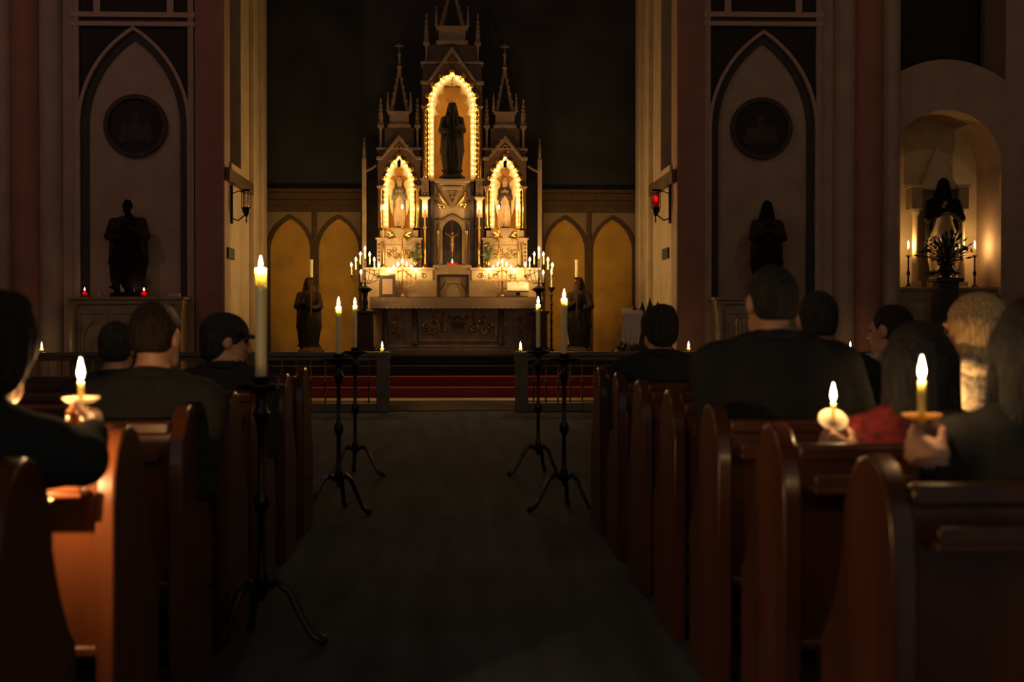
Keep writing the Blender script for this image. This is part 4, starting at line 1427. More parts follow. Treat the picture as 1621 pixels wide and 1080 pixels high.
# altar card, missal on stand, tabernacle veil board, flowers, small lights
fx, fz = at(613, 470, 21.95), at(613, 436, 21.95)
t = thing('altar_card', 'dark framed card standing on the left of the altar', 'frame', (fx.x, 21.95, ztop + 0.01))
hh = fz.z - ztop - 0.012
frame_panel(fx.x - 0.125, fx.x + 0.125, ztop + 0.01, ztop + 0.01 + hh, 21.95, 0.045, 'frame', M_LEATHER, t)
BX(fx.x - 0.085, fx.x + 0.085, 21.965, 21.975, ztop + 0.05, ztop + hh - 0.03, 'card', M_LINEN, t)
BX(fx.x - 0.12, fx.x + 0.12, 21.978, 21.99, ztop + 0.012, ztop + hh, 'backing', M_LEATHER, t)
c = at(717, 470, 21.85)
t = thing('missal_desk', 'dark arched wooden board standing at the middle of the altar', 'board', (c.x, 21.9, ztop + 0.01))
zz = at(717, 437, 21.85).z
MB().box(c.x - 0.25, c.x - 0.19, 21.86, 21.93, ztop + 0.01, zz).box(c.x + 0.19, c.x + 0.25, 21.86, 21.93, ztop + 0.01, zz).box(c.x - 0.25, c.x + 0.25, 21.86, 21.93, zz, zz + 0.025).build('frame', M_LEATHER, t, bev=0.005)
MB().box(c.x - 0.19, c.x + 0.19, 21.90, 21.92, ztop + 0.01, zz).build('panel', M_MARBLE2, t)
MB().strip([(c.x - 0.19, ztop + 0.09), (c.x - 0.08, zz - 0.09), (c.x + 0.08, zz - 0.09), (c.x + 0.19, ztop + 0.09)], [(c.x - 0.19, ztop + 0.07), (c.x - 0.08, zz - 0.11), (c.x + 0.08, zz - 0.11), (c.x + 0.19, ztop + 0.07)], 21.88, 21.90).build('arched_strip', M_LINEN, t)
c = at(820, 455, 21.85)
t = thing('book_stand', 'dark wooden book stand on the right of the altar', 'book stand', (c.x, 21.85, ztop + 0.01))
MB().box(c.x - 0.15, c.x + 0.15, 21.80, 21.95, ztop + 0.01, ztop + 0.03).build('base', M_LEATHER, t, bev=0.004)
MB().prism([(21.80, ztop + 0.10), (21.95, ztop + 0.22), (21.95, ztop + 0.20), (21.80, ztop + 0.08)], c.x - 0.16, c.x + 0.16, 'x').build('ledge', M_LEATHER, t)
MB().box(c.x - 0.03, c.x + 0.03, 21.85, 21.90, ztop + 0.03, ztop + 0.14).build('post', M_LEATHER, t)
t = thing('open_book', 'thick open book with pale pages on the dark book stand', 'book', (c.x, 21.87, ztop + 0.15))
for s in (-1, 1):
    pts = [(0.0, 0.012), (0.03, 0.035), (0.09, 0.038), (0.165, 0.018), (0.165, 0.0), (0.0, 0.0)]
    vs, n = [], len(pts)
    for dy, dz in ((0, 0), (0.13, 0.104)):
        vs += [(c.x + s * a, 21.805 + dy, ztop + 0.108 + bz + dz) for a, bz in pts]
    MB().add(vs, [tuple(range(n)), tuple(range(2 * n - 1, n - 1, -1))] + [(i, (i + 1) % n, (i + 1) % n + n, i + n) for i in range(n)]).build('pages', M_PAGE, t)

def bouquet(name, label, base, vh, vr, spread, hgt, nl, nf, leaf, flowers, vm, seed, group=None, lsize=0.07):
    """vase with stems, single leaves and blossoms"""
    rn = random.Random(seed)
    t = thing(name, label, 'flowers', base, group)
    x, y, z = base
    MB().lathe([(vr * 0.6, 0), (vr * 0.7, 0.01), (vr * 0.5, vh * 0.15), (vr * 0.95, vh * 0.55), (vr * 0.7, vh * 0.85), (vr, vh), (vr * 0.8, vh - 0.01)], base, 14).build('vase', vm, t)
    zc_ = z + vh
    st = MB()
    tips = []
    for i in range(nl + nf):
        a = rn.uniform(0, 2 * PI)
        el = rn.uniform(0.1, 1.35)
        d = Vector((math.cos(a) * math.cos(el), math.sin(a) * math.cos(el) * 0.8, math.sin(el)))
        L = rn.uniform(0.55, 1.0)
        p = Vector((x, y, zc_)) + Vector((d.x * spread * L, d.y * spread * L, d.z * hgt * L))
        tips.append((p, d))
        st.tube([(x, y, zc_ - 0.02), (x + (p.x - x) * 0.5, y + (p.y - y) * 0.5, zc_ + (p.z - zc_) * 0.65), p], 0.003, 5)
    st.build('stems', leaf, t)
    for i, (p, d) in enumerate(tips):
        if i < nl:
            l = lsize * rn.uniform(0.7, 1.2)
            sd = d.cross(Vector((0, 0, 1))).normalized() if abs(d.z) < 0.98 else Vector((1, 0, 0))
            up = sd.cross(d)
            tw = rn.uniform(-0.8, 0.8)
            sd2 = sd * math.cos(tw) + up * math.sin(tw)
            up2 = up * math.cos(tw) - sd * math.sin(tw)
            q = [p - d * l * 0.4, p + sd2 * l * 0.24 - up2 * l * 0.05, p + d * l * 0.7 - up2 * l * 0.12, p - sd2 * l * 0.24 - up2 * l * 0.05, p + up2 * l * 0.05 + d * l * 0.1, p - up2 * l * 0.03]
            MB().add(q, [(0, 1, 4), (1, 2, 4), (2, 3, 4), (3, 0, 4), (1, 0, 5), (2, 1, 5), (3, 2, 5), (0, 3, 5)]).build('leaf', leaf, t, smooth=60)
        else:
            m = flowers[i % len(flowers)]
            b = MB()
            r = lsize * 0.42
            for k in range(6):
                a = 2 * PI * k / 6
                sd = d.orthogonal().normalized()
                up = d.cross(sd)
                e = sd * math.cos(a) + up * math.sin(a)
                f_ = d.cross(e)
                q = [p, p + e * r * 0.6 + f_ * r * 0.35 + d * r * 0.3, p + e * r * 1.1 + d * r * 0.45, p + e * r * 0.6 - f_ * r * 0.35 + d * r * 0.3, p + e * r * 0.5 + d * r * 0.12]
                b.add(q, [(0, 1, 4), (1, 2, 4), (2, 3, 4), (3, 0, 4), (0, 2, 1), (0, 3, 2)])
            b.ball(tuple(p + d * r * 0.2), r * 0.28, 6, 5)
            b.build('blossom', m, t, smooth=60)
    return t
for s, p, lab in ((-1, 659, 'yellow and white flowers in a gilt vase left of the tabernacle'), (1, 773, 'yellow and white flowers in a gilt vase right of the tabernacle')):
    c = at(p, 425, YR - 0.17)
    bouquet('flower_vase', lab, (rx(p), YR - 0.20 if False else YR - 0.19, ZG), 0.13, 0.045, 0.13, 0.26, 26, 10, M_LEAF, (M_YFLOWER, M_WFLOWER, M_YFLOWER), M_GOLD, 11 + s, 'altar flowers', 0.075)

# crucifix in the tabernacle recess, votive lamps and small lit taper
ztab = rz(421)
t = thing('crucifix', 'dark standing crucifix in front of the tabernacle recess', 'crucifix', (0, YR - 0.02, ztab))
MB().lathe([(0.075, 0), (0.075, 0.02), (0.04, 0.05), (0.02, 0.10), (0.016, 0.20)], (0, YR - 0.02, ztab), 12).build('base', M_BRASS, t)
MB().box(-0.014, 0.014, YR - 0.03, YR - 0.01, ztab + 0.18, ztab + 0.66).box(-0.12, 0.12, YR - 0.03, YR - 0.01, ztab + 0.50, ztab + 0.528).build('cross', M_LEATHER, t)
fb = Body()
o_ = np.array((0, -0.025, 0))
for a, b_, r1, r2 in (((0, 0, 0.34), (0, 0, 0.45), 0.020, 0.026), ((0, 0, 0.45), (-0.105, 0.005, 0.51), 0.014, 0.007), ((0, 0, 0.45), (0.105, 0.005, 0.51), 0.014, 0.007), ((-0.008, 0, 0.34), (0.002, -0.005, 0.215), 0.017, 0.008), ((0.008, 0, 0.34), (0.002, -0.005, 0.215), 0.017, 0.008), ((0, -0.004, 0.50), (0.004, -0.008, 0.515), 0.018, 0.020)):
    fb.cone(np.array(a) + o_, np.array(b_) + o_, r1, r2, 0, 0.012)
fb.build('corpus', [M_DGOLD], t, 0.006)
candle((0, YR - 0.20, ztab), 0.05, 0.012, 'small lit candle between two red lamps before the tabernacle', None, 0.3, 1.0)
for s in (-1, 1):
    p = (s * 0.052, YR - 0.23, ztab)
    t = thing('votive_lamp', 'small glowing red votive lamp %s of the tabernacle candle' % ('left' if s < 0 else 'right'), 'votive', p, 'tabernacle lamps')
    MB().lathe([(0.022, 0), (0.030, 0.012), (0.032, 0.045), (0.029, 0.045), (0.026, 0.014)], p, 14, cap=False).build('glass', M_REDG, t)
    MB().lathe([(0.020, 0.004), (0.024, 0.012), (0.024, 0.032)], p, 12).build('lit_wax', M_REDEM, t)

# ------------------------------------------------------------------ torch-bearing angels beside the altar
for s, p, lab in ((-1, 495, 'dark angel statue bearing a tall candle, standing left of the altar'), (1, 911, 'dark angel statue bearing a tall candle, standing right of the altar')):
    Yt = 22.3
    c = at(p, 548, Yt)
    pl = MB().lathe([(0.21, 0), (0.21, 0.06), (0.16, 0.09), (0.16, 0.12)], (c.x + s * 0.02, Yt, ZS), 8)
    tag(pl.build('statue_plinth', M_BROWN), 'low eight-sided plinth under the %s torch-bearing angel' % ('left' if s < 0 else 'right'), 'plinth', 'angel plinths')
    Hs = at(p, 440, Yt).z - ZS - 0.12
    statue('torch_angel', lab, (c.x + s * 0.06, Yt, ZS + 0.12), Hs, M_STDARK, M_STBROWN, M_STBROWN, M_STHAIR, 'hold2', veil=True, wings=False, wide=1.15, group='torch-bearing angels')
    zt0, zt1 = at(p, 500, Yt).z, at(p, 440, Yt).z
    t = thing('torch', 'gilt torch with a white candle held by the %s angel' % ('left' if s < 0 else 'right'), 'torch', (c.x - s * 0.0, Yt - 0.20, zt0), 'angel torches')
    MB().lathe([(0.008, 0), (0.014, 0.02), (0.014, zt1 - zt0 - 0.10), (0.030, zt1 - zt0 - 0.06), (0.018, zt1 - zt0 - 0.04), (0.045, zt1 - zt0)], (c.x, Yt - 0.20, zt0), 12).build('shaft', M_DGOLD, t)
    zc0, zc1 = zt1, at(p, 412, Yt).z
    MB().lathe([(0.026, 0), (0.026, zc1 - zc0 - 0.04), (0.030, zc1 - zc0 - 0.035), (0.030, zc1 - zc0)], (c.x, Yt - 0.20, zc0), 14).build('unlit_candle', M_WAX, t)

# wall lamps and plaques in the chancel
for s, nm in ((-1, 'dark iron wall lantern on the left chancel wall'), (1, 'iron wall lantern with a glowing red lamp on the right chancel wall')):
    Y0 = 20.35
    x = s * (XC - 0.22)
    z = at(1055 if s > 0 else 374, 318, Y0).z
    t = thing('wall_lantern', nm, 'lamp', (s * XC, Y0, z), 'sanctuary wall lanterns')
    MB().cbox((s * (XC - 0.015), Y0, z - 0.05), (0.03, 0.08, 0.55)).build('back_plate', M_IRON, t, bev=0.004)
    MB().tube([(s * (XC - 0.02), Y0, z - 0.25), (s * (XC - 0.10), Y0, z - 0.28), (s * (XC - 0.18), Y0, z - 0.22), (x, Y0, z - 0.16)], 0.010, 8).build('bracket', M_IRON, t)
    MB().tube([(s * (XC - 0.02), Y0, z + 0.10), (s * (XC - 0.12), Y0, z + 0.14), (x, Y0, z + 0.10)], 0.008, 8).build('upper_bracket', M_IRON, t)
    MB().lathe([(0.004, -0.32), (0.014, -0.28), (0.006, -0.24), (0.03, -0.20), (0.055, -0.16), (0.07, -0.10), (0.062, -0.09)], (x, Y0, z), 12).build('bowl', M_IRON, t)
    cg = MB()
    for k in range(6):
        a = 2 * PI * k / 6
        cg.tube([(x + 0.066 * math.cos(a), Y0 + 0.066 * math.sin(a), z - 0.10), (x + 0.066 * math.cos(a), Y0 + 0.066 * math.sin(a), z + 0.14)], 0.006, 5)
    cg.lathe([(0.074, 0.13), (0.080, 0.145), (0.074, 0.16), (0.060, 0.145)], (x, Y0, z), 12)
    cg.build('cage', M_IRON, t)
    MB().lathe([(0.035, -0.09), (0.055, -0.04), (0.055, 0.12), (0.050, 0.12), (0.048, -0.04)], (x, Y0, z), 14, cap=False).build('lamp_glass', M_REDG if s > 0 else M_CLEARG, t)
    if s > 0:
        MB().ball((x, Y0, z + 0.03), 0.035, 10, 8, sz=1.3).build('lit_lamp', M_REDEM, t)
    Y1 = 20.9 if s > 0 else 20.4
    pz = at(1056 if s > 0 else 369, 403, Y1).z
    tag(BX(min(s * XC, s * (XC - 0.03)), max(s * XC, s * (XC - 0.03)), Y1 - 0.42, Y1 + 0.12, pz - 0.075, pz + 0.085, 'wall_plaque', M_BAND, bev=0.006), 'small dark plaque on the %s chancel wall below the lantern' % ('left' if s < 0 else 'right'), 'plaque', 'chancel wall plaques')

# carved chair, draped stand and plants at the right of the sanctuary step
CX_, CY_, CZ_ = 2.76, 19.58, 0.14
t = thing('carved_chair', 'dark carved chair with a leafy pointed crest behind the rail on the right', 'chair', (CX_, CY_, CZ_))
for dx, dy in ((-0.22, -0.22), (0.22, -0.22), (-0.22, 0.22), (0.22, 0.22)):
    MB().lathe([(0.03, 0), (0.022, 0.05), (0.034, 0.22), (0.026, 0.40)], (CX_ + dx, CY_ + dy, CZ_), 10).build('leg', M_PEWD, t)
BX(CX_ - 0.26, CX_ + 0.26, CY_ - 0.26, CY_ + 0.26, CZ_ + 0.40, CZ_ + 0.47, 'seat', M_PEWD, t, bev=0.01)
BX(CX_ - 0.25, CX_ + 0.25, CY_ + 0.20, CY_ + 0.25, CZ_ + 0.47, CZ_ + 1.20, 'backrest', M_PEWD, t, bev=0.01)
for dx in (-0.22, -0.11, 0.0, 0.11, 0.22):
    hh = 0.24 - 0.10 * abs(dx) / 0.22
    MB().lathe([(0.006, 0), (0.045, hh * 0.35), (0.040, hh * 0.55), (0.004, hh)], (CX_ + dx, CY_ + 0.225, CZ_ + 1.16), 8).build('crest_leaf', M_PEWD, t)
for s in (-1, 1):
    MB().tube([(CX_ + s * 0.24, CY_ + 0.20, CZ_ + 0.72), (CX_ + s * 0.25, CY_, CZ_ + 0.73), (CX_ + s * 0.25, CY_ - 0.22, CZ_ + 0.69), (CX_ + s * 0.24, CY_ - 0.23, CZ_ + 0.45)], 0.024, 8).build('armrest', M_PEWD, t)
dx_, dz1 = at(1001, 500, 19.72).x, at(1001, 488, 19.72).z
t = thing('lectern', 'slim stand draped in a white cloth beside the carved chair', 'lectern', (dx_, 19.72, 0.14))
MB().lathe([(0.11, 0), (0.11, 0.03), (0.04, 0.06), (0.03, dz1 - 0.2)], (dx_, 19.72, 0.14), 12).build('post', M_PEWD, t)
MB().prism([(19.60, dz1 - 0.09), (19.84, dz1 - 0.01), (19.84, dz1 - 0.04), (19.60, dz1 - 0.12)], dx_ - 0.13, dx_ + 0.13, 'x').build('desk', M_PEWD, t)
cl = MB()
N = 16
top = [(dx_ - 0.14 + 0.28 * i / N, dz1 - 0.075) for i in range(N + 1)]
bot = [(dx_ - 0.17 + 0.24 * i / N, dz1 - 0.50 + 0.02 * math.sin(i * 1.9)) for i in range(N + 1)]
vs, fs = [], []
for row in range(7):
    u = row / 6
    for i in range(N + 1):
        x = top[i][0] * (1 - u) + bot[i][0] * u
        z = top[i][1] * (1 - u) + bot[i][1] * u
        vs.append((x, 19.585 - 0.015 * math.sin(i * 1.5) * u, z))
for row in range(7):
    u = row / 6
    for i in range(N + 1):
        x = top[i][0] * (1 - u) + bot[i][0] * u
        z = top[i][1] * (1 - u) + bot[i][1] * u
        vs.append((x, 19.578 - 0.015 * math.sin(i * 1.5) * u, z))
B0 = 7 * (N + 1)
for r_ in range(6):
    for i in range(N):
        a = r_ * (N + 1) + i
        fs += [(a, a + 1, a + N + 2, a + N + 1), (B0 + a, B0 + a + N + 1, B0 + a + N + 2, B0 + a + 1)]
cl.add(vs, fs)
cl.prism([(19.578, dz1 - 0.08), (19.86, dz1 + 0.006), (19.86, dz1), (19.578, dz1 - 0.088)], dx_ - 0.14, dx_ + 0.14, 'x')
tag(cl.build('lectern_cloth', M_WHITECL), 'white cloth hanging over the slim stand by the carved chair', 'cloth')
c = at(988, 545, 19.45)
bouquet('potted_plant', 'low dark leafy plant in a dark pot behind the rail', (at(985, 540, 19.48).x, 19.48, 0.14), 0.58, 0.10, 0.15, 0.22, 30, 3, M_DLEAF, (M_WFLOWER,), M_DKMARBLE, 5, None, 0.08)

# ------------------------------------------------------------------ side altars, their statues, medallions
for s, cx0, wd in ((-1, cxL, 'left'), (1, cxR, 'right')):
    t = thing('side_altar', 'pale stone side altar with lancet panels against the %s front wall' % wd, 'altar', (cx0, 19.5, 0), 'side altars')
    zt_ = at(200, 470, 19.3).z
    hw = 0.74
    BX(cx0 - hw, cx0 + hw, 19.28, YF - 0.06, 0, zt_ - 0.10, 'body', M_MARBLE2, t, bev=0.01)
    BX(cx0 - hw - 0.05, cx0 + hw + 0.05, 19.22, YF - 0.06, zt_ - 0.04, zt_, 'top_slab', M_MARBLE2, t, bev=0.008)
    BX(cx0 - hw - 0.02, cx0 + hw + 0.02, 19.25, YF - 0.06, zt_ - 0.10, zt_ - 0.04, 'top_moulding', M_MARBLE2, t, bev=0.01)
    for k in (-1, 0, 1):
        c = cx0 + k * 0.44
        f_ = frame_panel(c - 0.19, c + 0.19, 0.25, zt_ - 0.20, 19.26, 0.025, 'panel_frame', M_MARBLE2, t)
        O = arch_path(0.15, 0.35, zt_ - 0.62, zt_ - 0.30, 8, c)
        I = arch_path(0.15, 0.35, zt_ - 0.62, zt_ - 0.30, 8, c, 0.018)
        MB().strip(O, I, 19.262, 19.28).build('lancet', M_MARBLE2, f_)
    for e in (-1, 1):
        MB().lathe([(0.07, 0), (0.07, 0.12), (0.05, 0.16), (0.05, zt_ - 0.24), (0.075, zt_ - 0.14), (0.075, zt_ - 0.10)], (cx0 + e * (hw - 0.04), 19.27, 0), 14).build('column', M_MARBLE2, t)
    # statue with plinth on top
    px_c = at(203 if s < 0 else 1214, 400, 19.55).x
    tag(MB().lathe([(0.24, 0), (0.24, 0.05), (0.17, 0.08), (0.17, 0.12)], (px_c, 19.53, zt_), 8).build('statue_plinth', M_STDARK), 'dark plinth under the statue on the %s side altar' % wd, 'plinth', 'side altar plinths')
    Hs = at(203, 316, 19.55).z - zt_ - 0.12
    statue('robed_statue', 'dark robed statue %s standing on the %s side altar' % ('carrying a child' if s < 0 else 'with a long mantle', wd), (px_c, 19.53, zt_ + 0.12), Hs, M_STDARK, M_STBROWN, M_STDARK, M_STDARK, 'hold' if s < 0 else 'pray', veil=(s > 0), wide=1.45 if s < 0 else 1.2, group='side altar statues')
    # round medallion on the wall
    mc = at(214 if s < 0 else 1206, 199 if s < 0 else 203, YF)
    t = thing('medallion', 'large dark round relief medallion high on the %s front wall' % wd, 'medallion', (mc.x, YF + 0.05, mc.z - 0.43), 'wall medallions')
    ang = [2 * PI * k / 40 for k in range(40)]
    MB().strip([(mc.x + 0.435 * math.cos(a), mc.z + 0.435 * math.sin(a)) for a in ang], [(mc.x + 0.37 * math.cos(a), mc.z + 0.37 * math.sin(a)) for a in ang], YF - 0.01, YF + 0.06, closed=True).build('frame_ring', M_BAND, t, bev=0.008)
    MB().prism([(mc.x + 0.375 * math.cos(a), mc.z + 0.375 * math.sin(a)) for a in ang], YF + 0.03, YF + 0.06).build('disc', M_DARKP, t)
    rl = Body()
    rl.ell((0, 0, 0.11), (0.07, 0.03, 0.085), 0, 0.02).ell((0, 0, -0.10), (0.16, 0.035, 0.15), 0, 0.03).ell((-0.17, 0, -0.02), (0.05, 0.02, 0.06), 0, 0.02).ell((-0.18, 0, -0.16), (0.08, 0.02, 0.10), 0, 0.02).ell((0.17, 0, 0.0), (0.05, 0.02, 0.06), 0, 0.02).ell((0.18, 0, -0.15), (0.08, 0.02, 0.11), 0, 0.02)
    ro = rl.build('relief_figures', [M_BAND], t, 0.014)
    ro.location = (0, -0.02, 0.43)
ztl = at(200, 470, 19.3).z
def votive(p, label, group, red, power, r=0.03, hgt=0.07, flame=1.0):
    t = thing('votive_candle', label, 'votive', p, group)
    g = M_REDG if red else M_CLEARG
    MB().lathe([(r * 0.55, 0), (r * 0.75, 0.004), (r, hgt * 0.45), (r * 1.02, hgt), (r * 0.92, hgt), (r * 0.88, hgt * 0.45), (r * 0.5, 0.008)], p, 14, cap=False).build('glass', g, t)
    MB().lathe([(r * 0.5, 0.008), (r * 0.82, hgt * 0.4), (r * 0.82, hgt * 0.62)], p, 12).build('wax', M_WAX, t)
    s = flame
    fp = [(0.0005, 0.0), (0.0040, 0.004), (0.0062, 0.010), (0.0066, 0.016), (0.0052, 0.025), (0.0028, 0.035), (0.0006, 0.044)]
    MB().lathe([(q[0] * s, q[1] * s) for q in fp], (p[0], p[1], p[2] + hgt * 0.62), 10).build('flame', M_FLAME, t)
    ld = bpy.data.lights.new('flame_light', 'POINT')
    ld.energy = power
    ld.color = WARM if not red else (1.0, 0.30, 0.12)
    ld.shadow_soft_size = 0.006
    lo = bpy.data.objects.new('flame_light', ld)
    COL.objects.link(lo)
    lo.parent = t
    lo.location = (0, 0, hgt * 0.62 + 0.02 * s)
    return t
for p, wd in ((134, 'left end'), (228, 'right half')):
    votive((at(p, 465, 19.34).x, 19.34, ztl), 'small red glass votive burning on the %s of the left side altar' % wd, 'red side altar votives', True, 0.12, 0.045, 0.09, 1.6)
tag(MB().lathe([(0.02, 0), (0.024, 0.03), (0.022, 0.06), (0.018, 0.06)], (at(158, 466, 19.34).x, 19.34, ztl), 10).build('small_glass', M_MARBLE), 'tiny pale cup on the left side altar between the votives', 'cup')
cc = at(196, 466, 19.36)
tag(MB().tube([(cc.x, 19.36, ztl), (cc.x - 0.02, 19.36, ztl + 0.09), (cc.x - 0.045, 19.36, ztl + 0.17)], [0.03, 0.026, 0.008], 10).build('shell_ornament', M_MARBLE), 'pale pointed ornament leaning on the left side altar', 'ornament')
cc = at(213, 466, 19.40)
tag(MB().tube([(cc.x + 0.03, 19.40, ztl), (cc.x - 0.035, 19.40, ztl + 0.17)], 0.010, 8).build('taper', M_WAX), 'thin unlit taper leaning on the left side altar', 'taper')
cc = at(276, 468, 19.30)
tag(BX(cc.x - 0.075, cc.x + 0.075, 19.24, 19.36, ztl, ztl + 0.05, 'stone_block', M_MARBLE, bev=0.006), 'small pale block at the right end of the left side altar', 'block')
for k, p in enumerate((1166, 1172, 1178, 1185)):
    q = at(p, 505, 19.12)
    candlestick((q.x, 19.12, 0.805), 0.36 - 0.02 * (k % 2), 'thin pale candlestick on the rail before the right side altar, %s of four' % ords[k], 'candlesticks on the right rail', M_MARBLE, 0.03)
    candle((q.x, 19.12, 1.167 - 0.02 * (k % 2)), 0.08, 0.012, 'thin unlit white candle on the right rail, %s of four' % ords[k], 'unlit candles on the right rail', 0, 1.0, lit=False)

# ------------------------------------------------------------------ the alcove shrine on the right
YS = YF + 0.55
led = at(1490, 455, YF + 0.2).z
t = thing('shrine_altar', 'dark stone altar block filling the bottom of the lit alcove', 'altar', (7.0, YF + 0.4, 0))
xa, xb = at(1411, 300, YF).x + 0.01, at(1584, 300, YF).x - 0.02
BX(xa, xb, YF + 0.04, YF + 0.93, 0.62, led - 0.05, 'body', M_MARBLE2, t)
BX(xa, xb, YF + 0.0, YF + 0.94, led - 0.05, led, 'top_slab', M_MARBLE2, t, bev=0.008)
for k in (-1, 0, 1):
    frame_panel(7.02 + k * 0.45 - 0.19, 7.02 + k * 0.45 + 0.19, 0.75, led - 0.15, YF + 0.025, 0.03, 'panel_frame', M_MARBLE2, t)
t = thing('shrine_canopy', 'white gabled shrine canopy on two columns inside the alcove', 'shrine', (at(1487, 400, YS).x, YS, led))
cX = at(1485, 400, YS).x
for p in (1449, 1522):
    x = at(p, 400, YS).x
    zc0, zc1 = led, at(p, 332, YS).z
    BX(x - 0.075, x + 0.075, YS - 0.075, YS + 0.075, led, led + 0.09, 'column_base', M_MARBLE, t, bev=0.008)
    MB().lathe([(0.055, 0.09), (0.048, 0.14), (0.046, zc1 - zc0 - 0.10), (0.06, zc1 - zc0 - 0.06), (0.075, zc1 - zc0 - 0.02), (0.075, zc1 - zc0)], (x, YS, led), 16).build('column', M_MARBLE, t)
    BX(x - 0.08, x + 0.08, YS - 0.08, YS + 0.2, zc1, at(p, 297, YS).z, 'entablature', M_MARBLE2, t, bev=0.006)
    BX(x - 0.10, x + 0.10, YS - 0.10, YS + 0.2, at(p, 297, YS).z, at(p, 293, YS).z, 'cornice', M_MARBLE, t, bev=0.004)
gl, gr, ga = at(1458, 300, YS), at(1516, 300, YS), at(1483, 231, YS)
MB().prism([(gl.x, gl.z), (gr.x, gr.z), (ga.x, ga.z)], YS - 0.04, YS + 0.12).build('gable', M_MARBLE, t, bev=0.01)
ba = MB()
ba.box(at(1452, 0, YS).x, at(1520, 0, YS).x, YS + 0.14, YS + 0.22, led, gl.z)
ba.build('back_panel', M_MARBLE2, t)
tag(MB().lathe([(0.20, 0), (0.20, 0.08), (0.15, 0.12), (0.15, 0.20)], (cX, YS - 0.10, led), 8).build('statue_plinth', M_MARBLE2), 'pale plinth under the alcove statue', 'plinth')
Hs = at(1487, 285, YS).z - led - 0.20
statue('shrine_statue', 'dark mantled statue under the gabled canopy in the lit alcove', (at(1490, 300, YS).x, YS - 0.10, led + 0.20), Hs, M_STCREAM, M_STDARK, M_STDARK, M_STDARK, 'pray', wide=1.2)
# pedestal with dark bouquet in front
YP = 19.45
pc = at(1497, 440, YP)
t = thing('flower_pedestal', 'dark square pedestal in front of the alcove', 'pedestal', (pc.x, YP, 0))
MB().box(pc.x - 0.20, pc.x + 0.20, YP - 0.2, YP + 0.2, 0, 0.12).build('foot', M_DKMARBLE, t, bev=0.008)
MB().box(pc.x - 0.14, pc.x + 0.14, YP - 0.14, YP + 0.14, 0.12, pc.z - 0.06).build('shaft', M_DKMARBLE, t, bev=0.01)
MB().box(pc.x - 0.19, pc.x + 0.19, YP - 0.19, YP + 0.19, pc.z - 0.06, pc.z).build('cap', M_DKMARBLE, t, bev=0.008)
bouquet('flower_vase', 'large dark leafy bouquet on the pedestal before the alcove', (pc.x, YP, pc.z), 0.20, 0.13, 0.40, 0.46, 110, 30, M_DLEAF, (M_WFLOWER, M_DLEAF, M_DLEAF), M_DKMARBLE, 21, None, 0.11)
for p, wd in ((1438, 'left'), (1543, 'right')):
    Yc = YF + 0.48
    q = at(p, 392, Yc)
    hs = q.z - led - 0.12
    candlestick((q.x, Yc, led), hs, 'slim dark candlestick on the %s of the alcove shrine' % wd, 'alcove candlesticks', M_IRON, 0.055)
    candle((q.x, Yc, led + hs + 0.002), 0.13, 0.013, 'lit candle on the %s of the alcove shrine' % wd, 'alcove candles', P_ALCOVE, 1.9)

# ------------------------------------------------------------------ altar rail
YL = 19.07
def rail(label, xa, xb, gate_x):
    t = thing('altar_rail', label, 'railing', ((xa + xb) / 2, YL, 0), 'altar rail sections')
    BX(xa, xb, YL - 0.09, YL + 0.09, 0.745, 0.805, 'top_rail', M_RAIL, t, bev=0.01)
    BX(xa, xb, YL - 0.06, YL + 0.06, 0.69, 0.745, 'under_moulding', M_RAIL, t, bev=0.008)
    BX(xa, xb, YL - 0.07, YL + 0.07, 0.0, 0.12, 'plinth', M_RAIL, t, bev=0.01)
    n = int(round((xb - xa) / 1.55))
    posts = [xa + 0.09 + (xb - xa - 0.18) * i / n for i in range(n + 1)]
    for x in posts:
        BX(x - 0.085, x + 0.085, YL - 0.085, YL + 0.085, 0.0, 0.80, 'post', M_RAIL, t, bev=0.008)
    proto = None
    for a, b in zip(posts, posts[1:]):
        k = 9
        for j in range(1, k):
            x = a + (b - a) * j / k
            if proto is None:
                proto = MB().lathe([(0.011, 0.12), (0.011, 0.34), (0.022, 0.37), (0.022, 0.41), (0.011, 0.44), (0.011, 0.69)], (x, YL, 0), 8).build('baluster', M_BRASS, t)
                px0 = x
            else:
                o = proto.copy()
                COL.objects.link(o)
                o.parent = t
                o.location = (x - px0, 0, 0)
    return t
gL, gR = at(617, 600, YL).x, at(815, 600, YL).x
rail('stone altar rail with metal balusters, left of the gate opening', -6.2, gL, gL)
rail('stone altar rail with metal balusters, right of the gate opening', gR, 6.9, gR)
for p, wd, in ((605, 'the rail post left of the gate opening'), (824, 'the rail post right of the gate opening'), (1090, 'the right rail beside the curly-haired worshipper'), (1346, 'the right rail near the alcove'), (66, 'the far left of the rail')):
    votive((at(p, 550, YL).x, YL, 0.806), 'small clear glass candle burning on %s' % wd, 'glass candles on the rail', False, P_VOTIVE, 0.032, 0.075, 2.0)

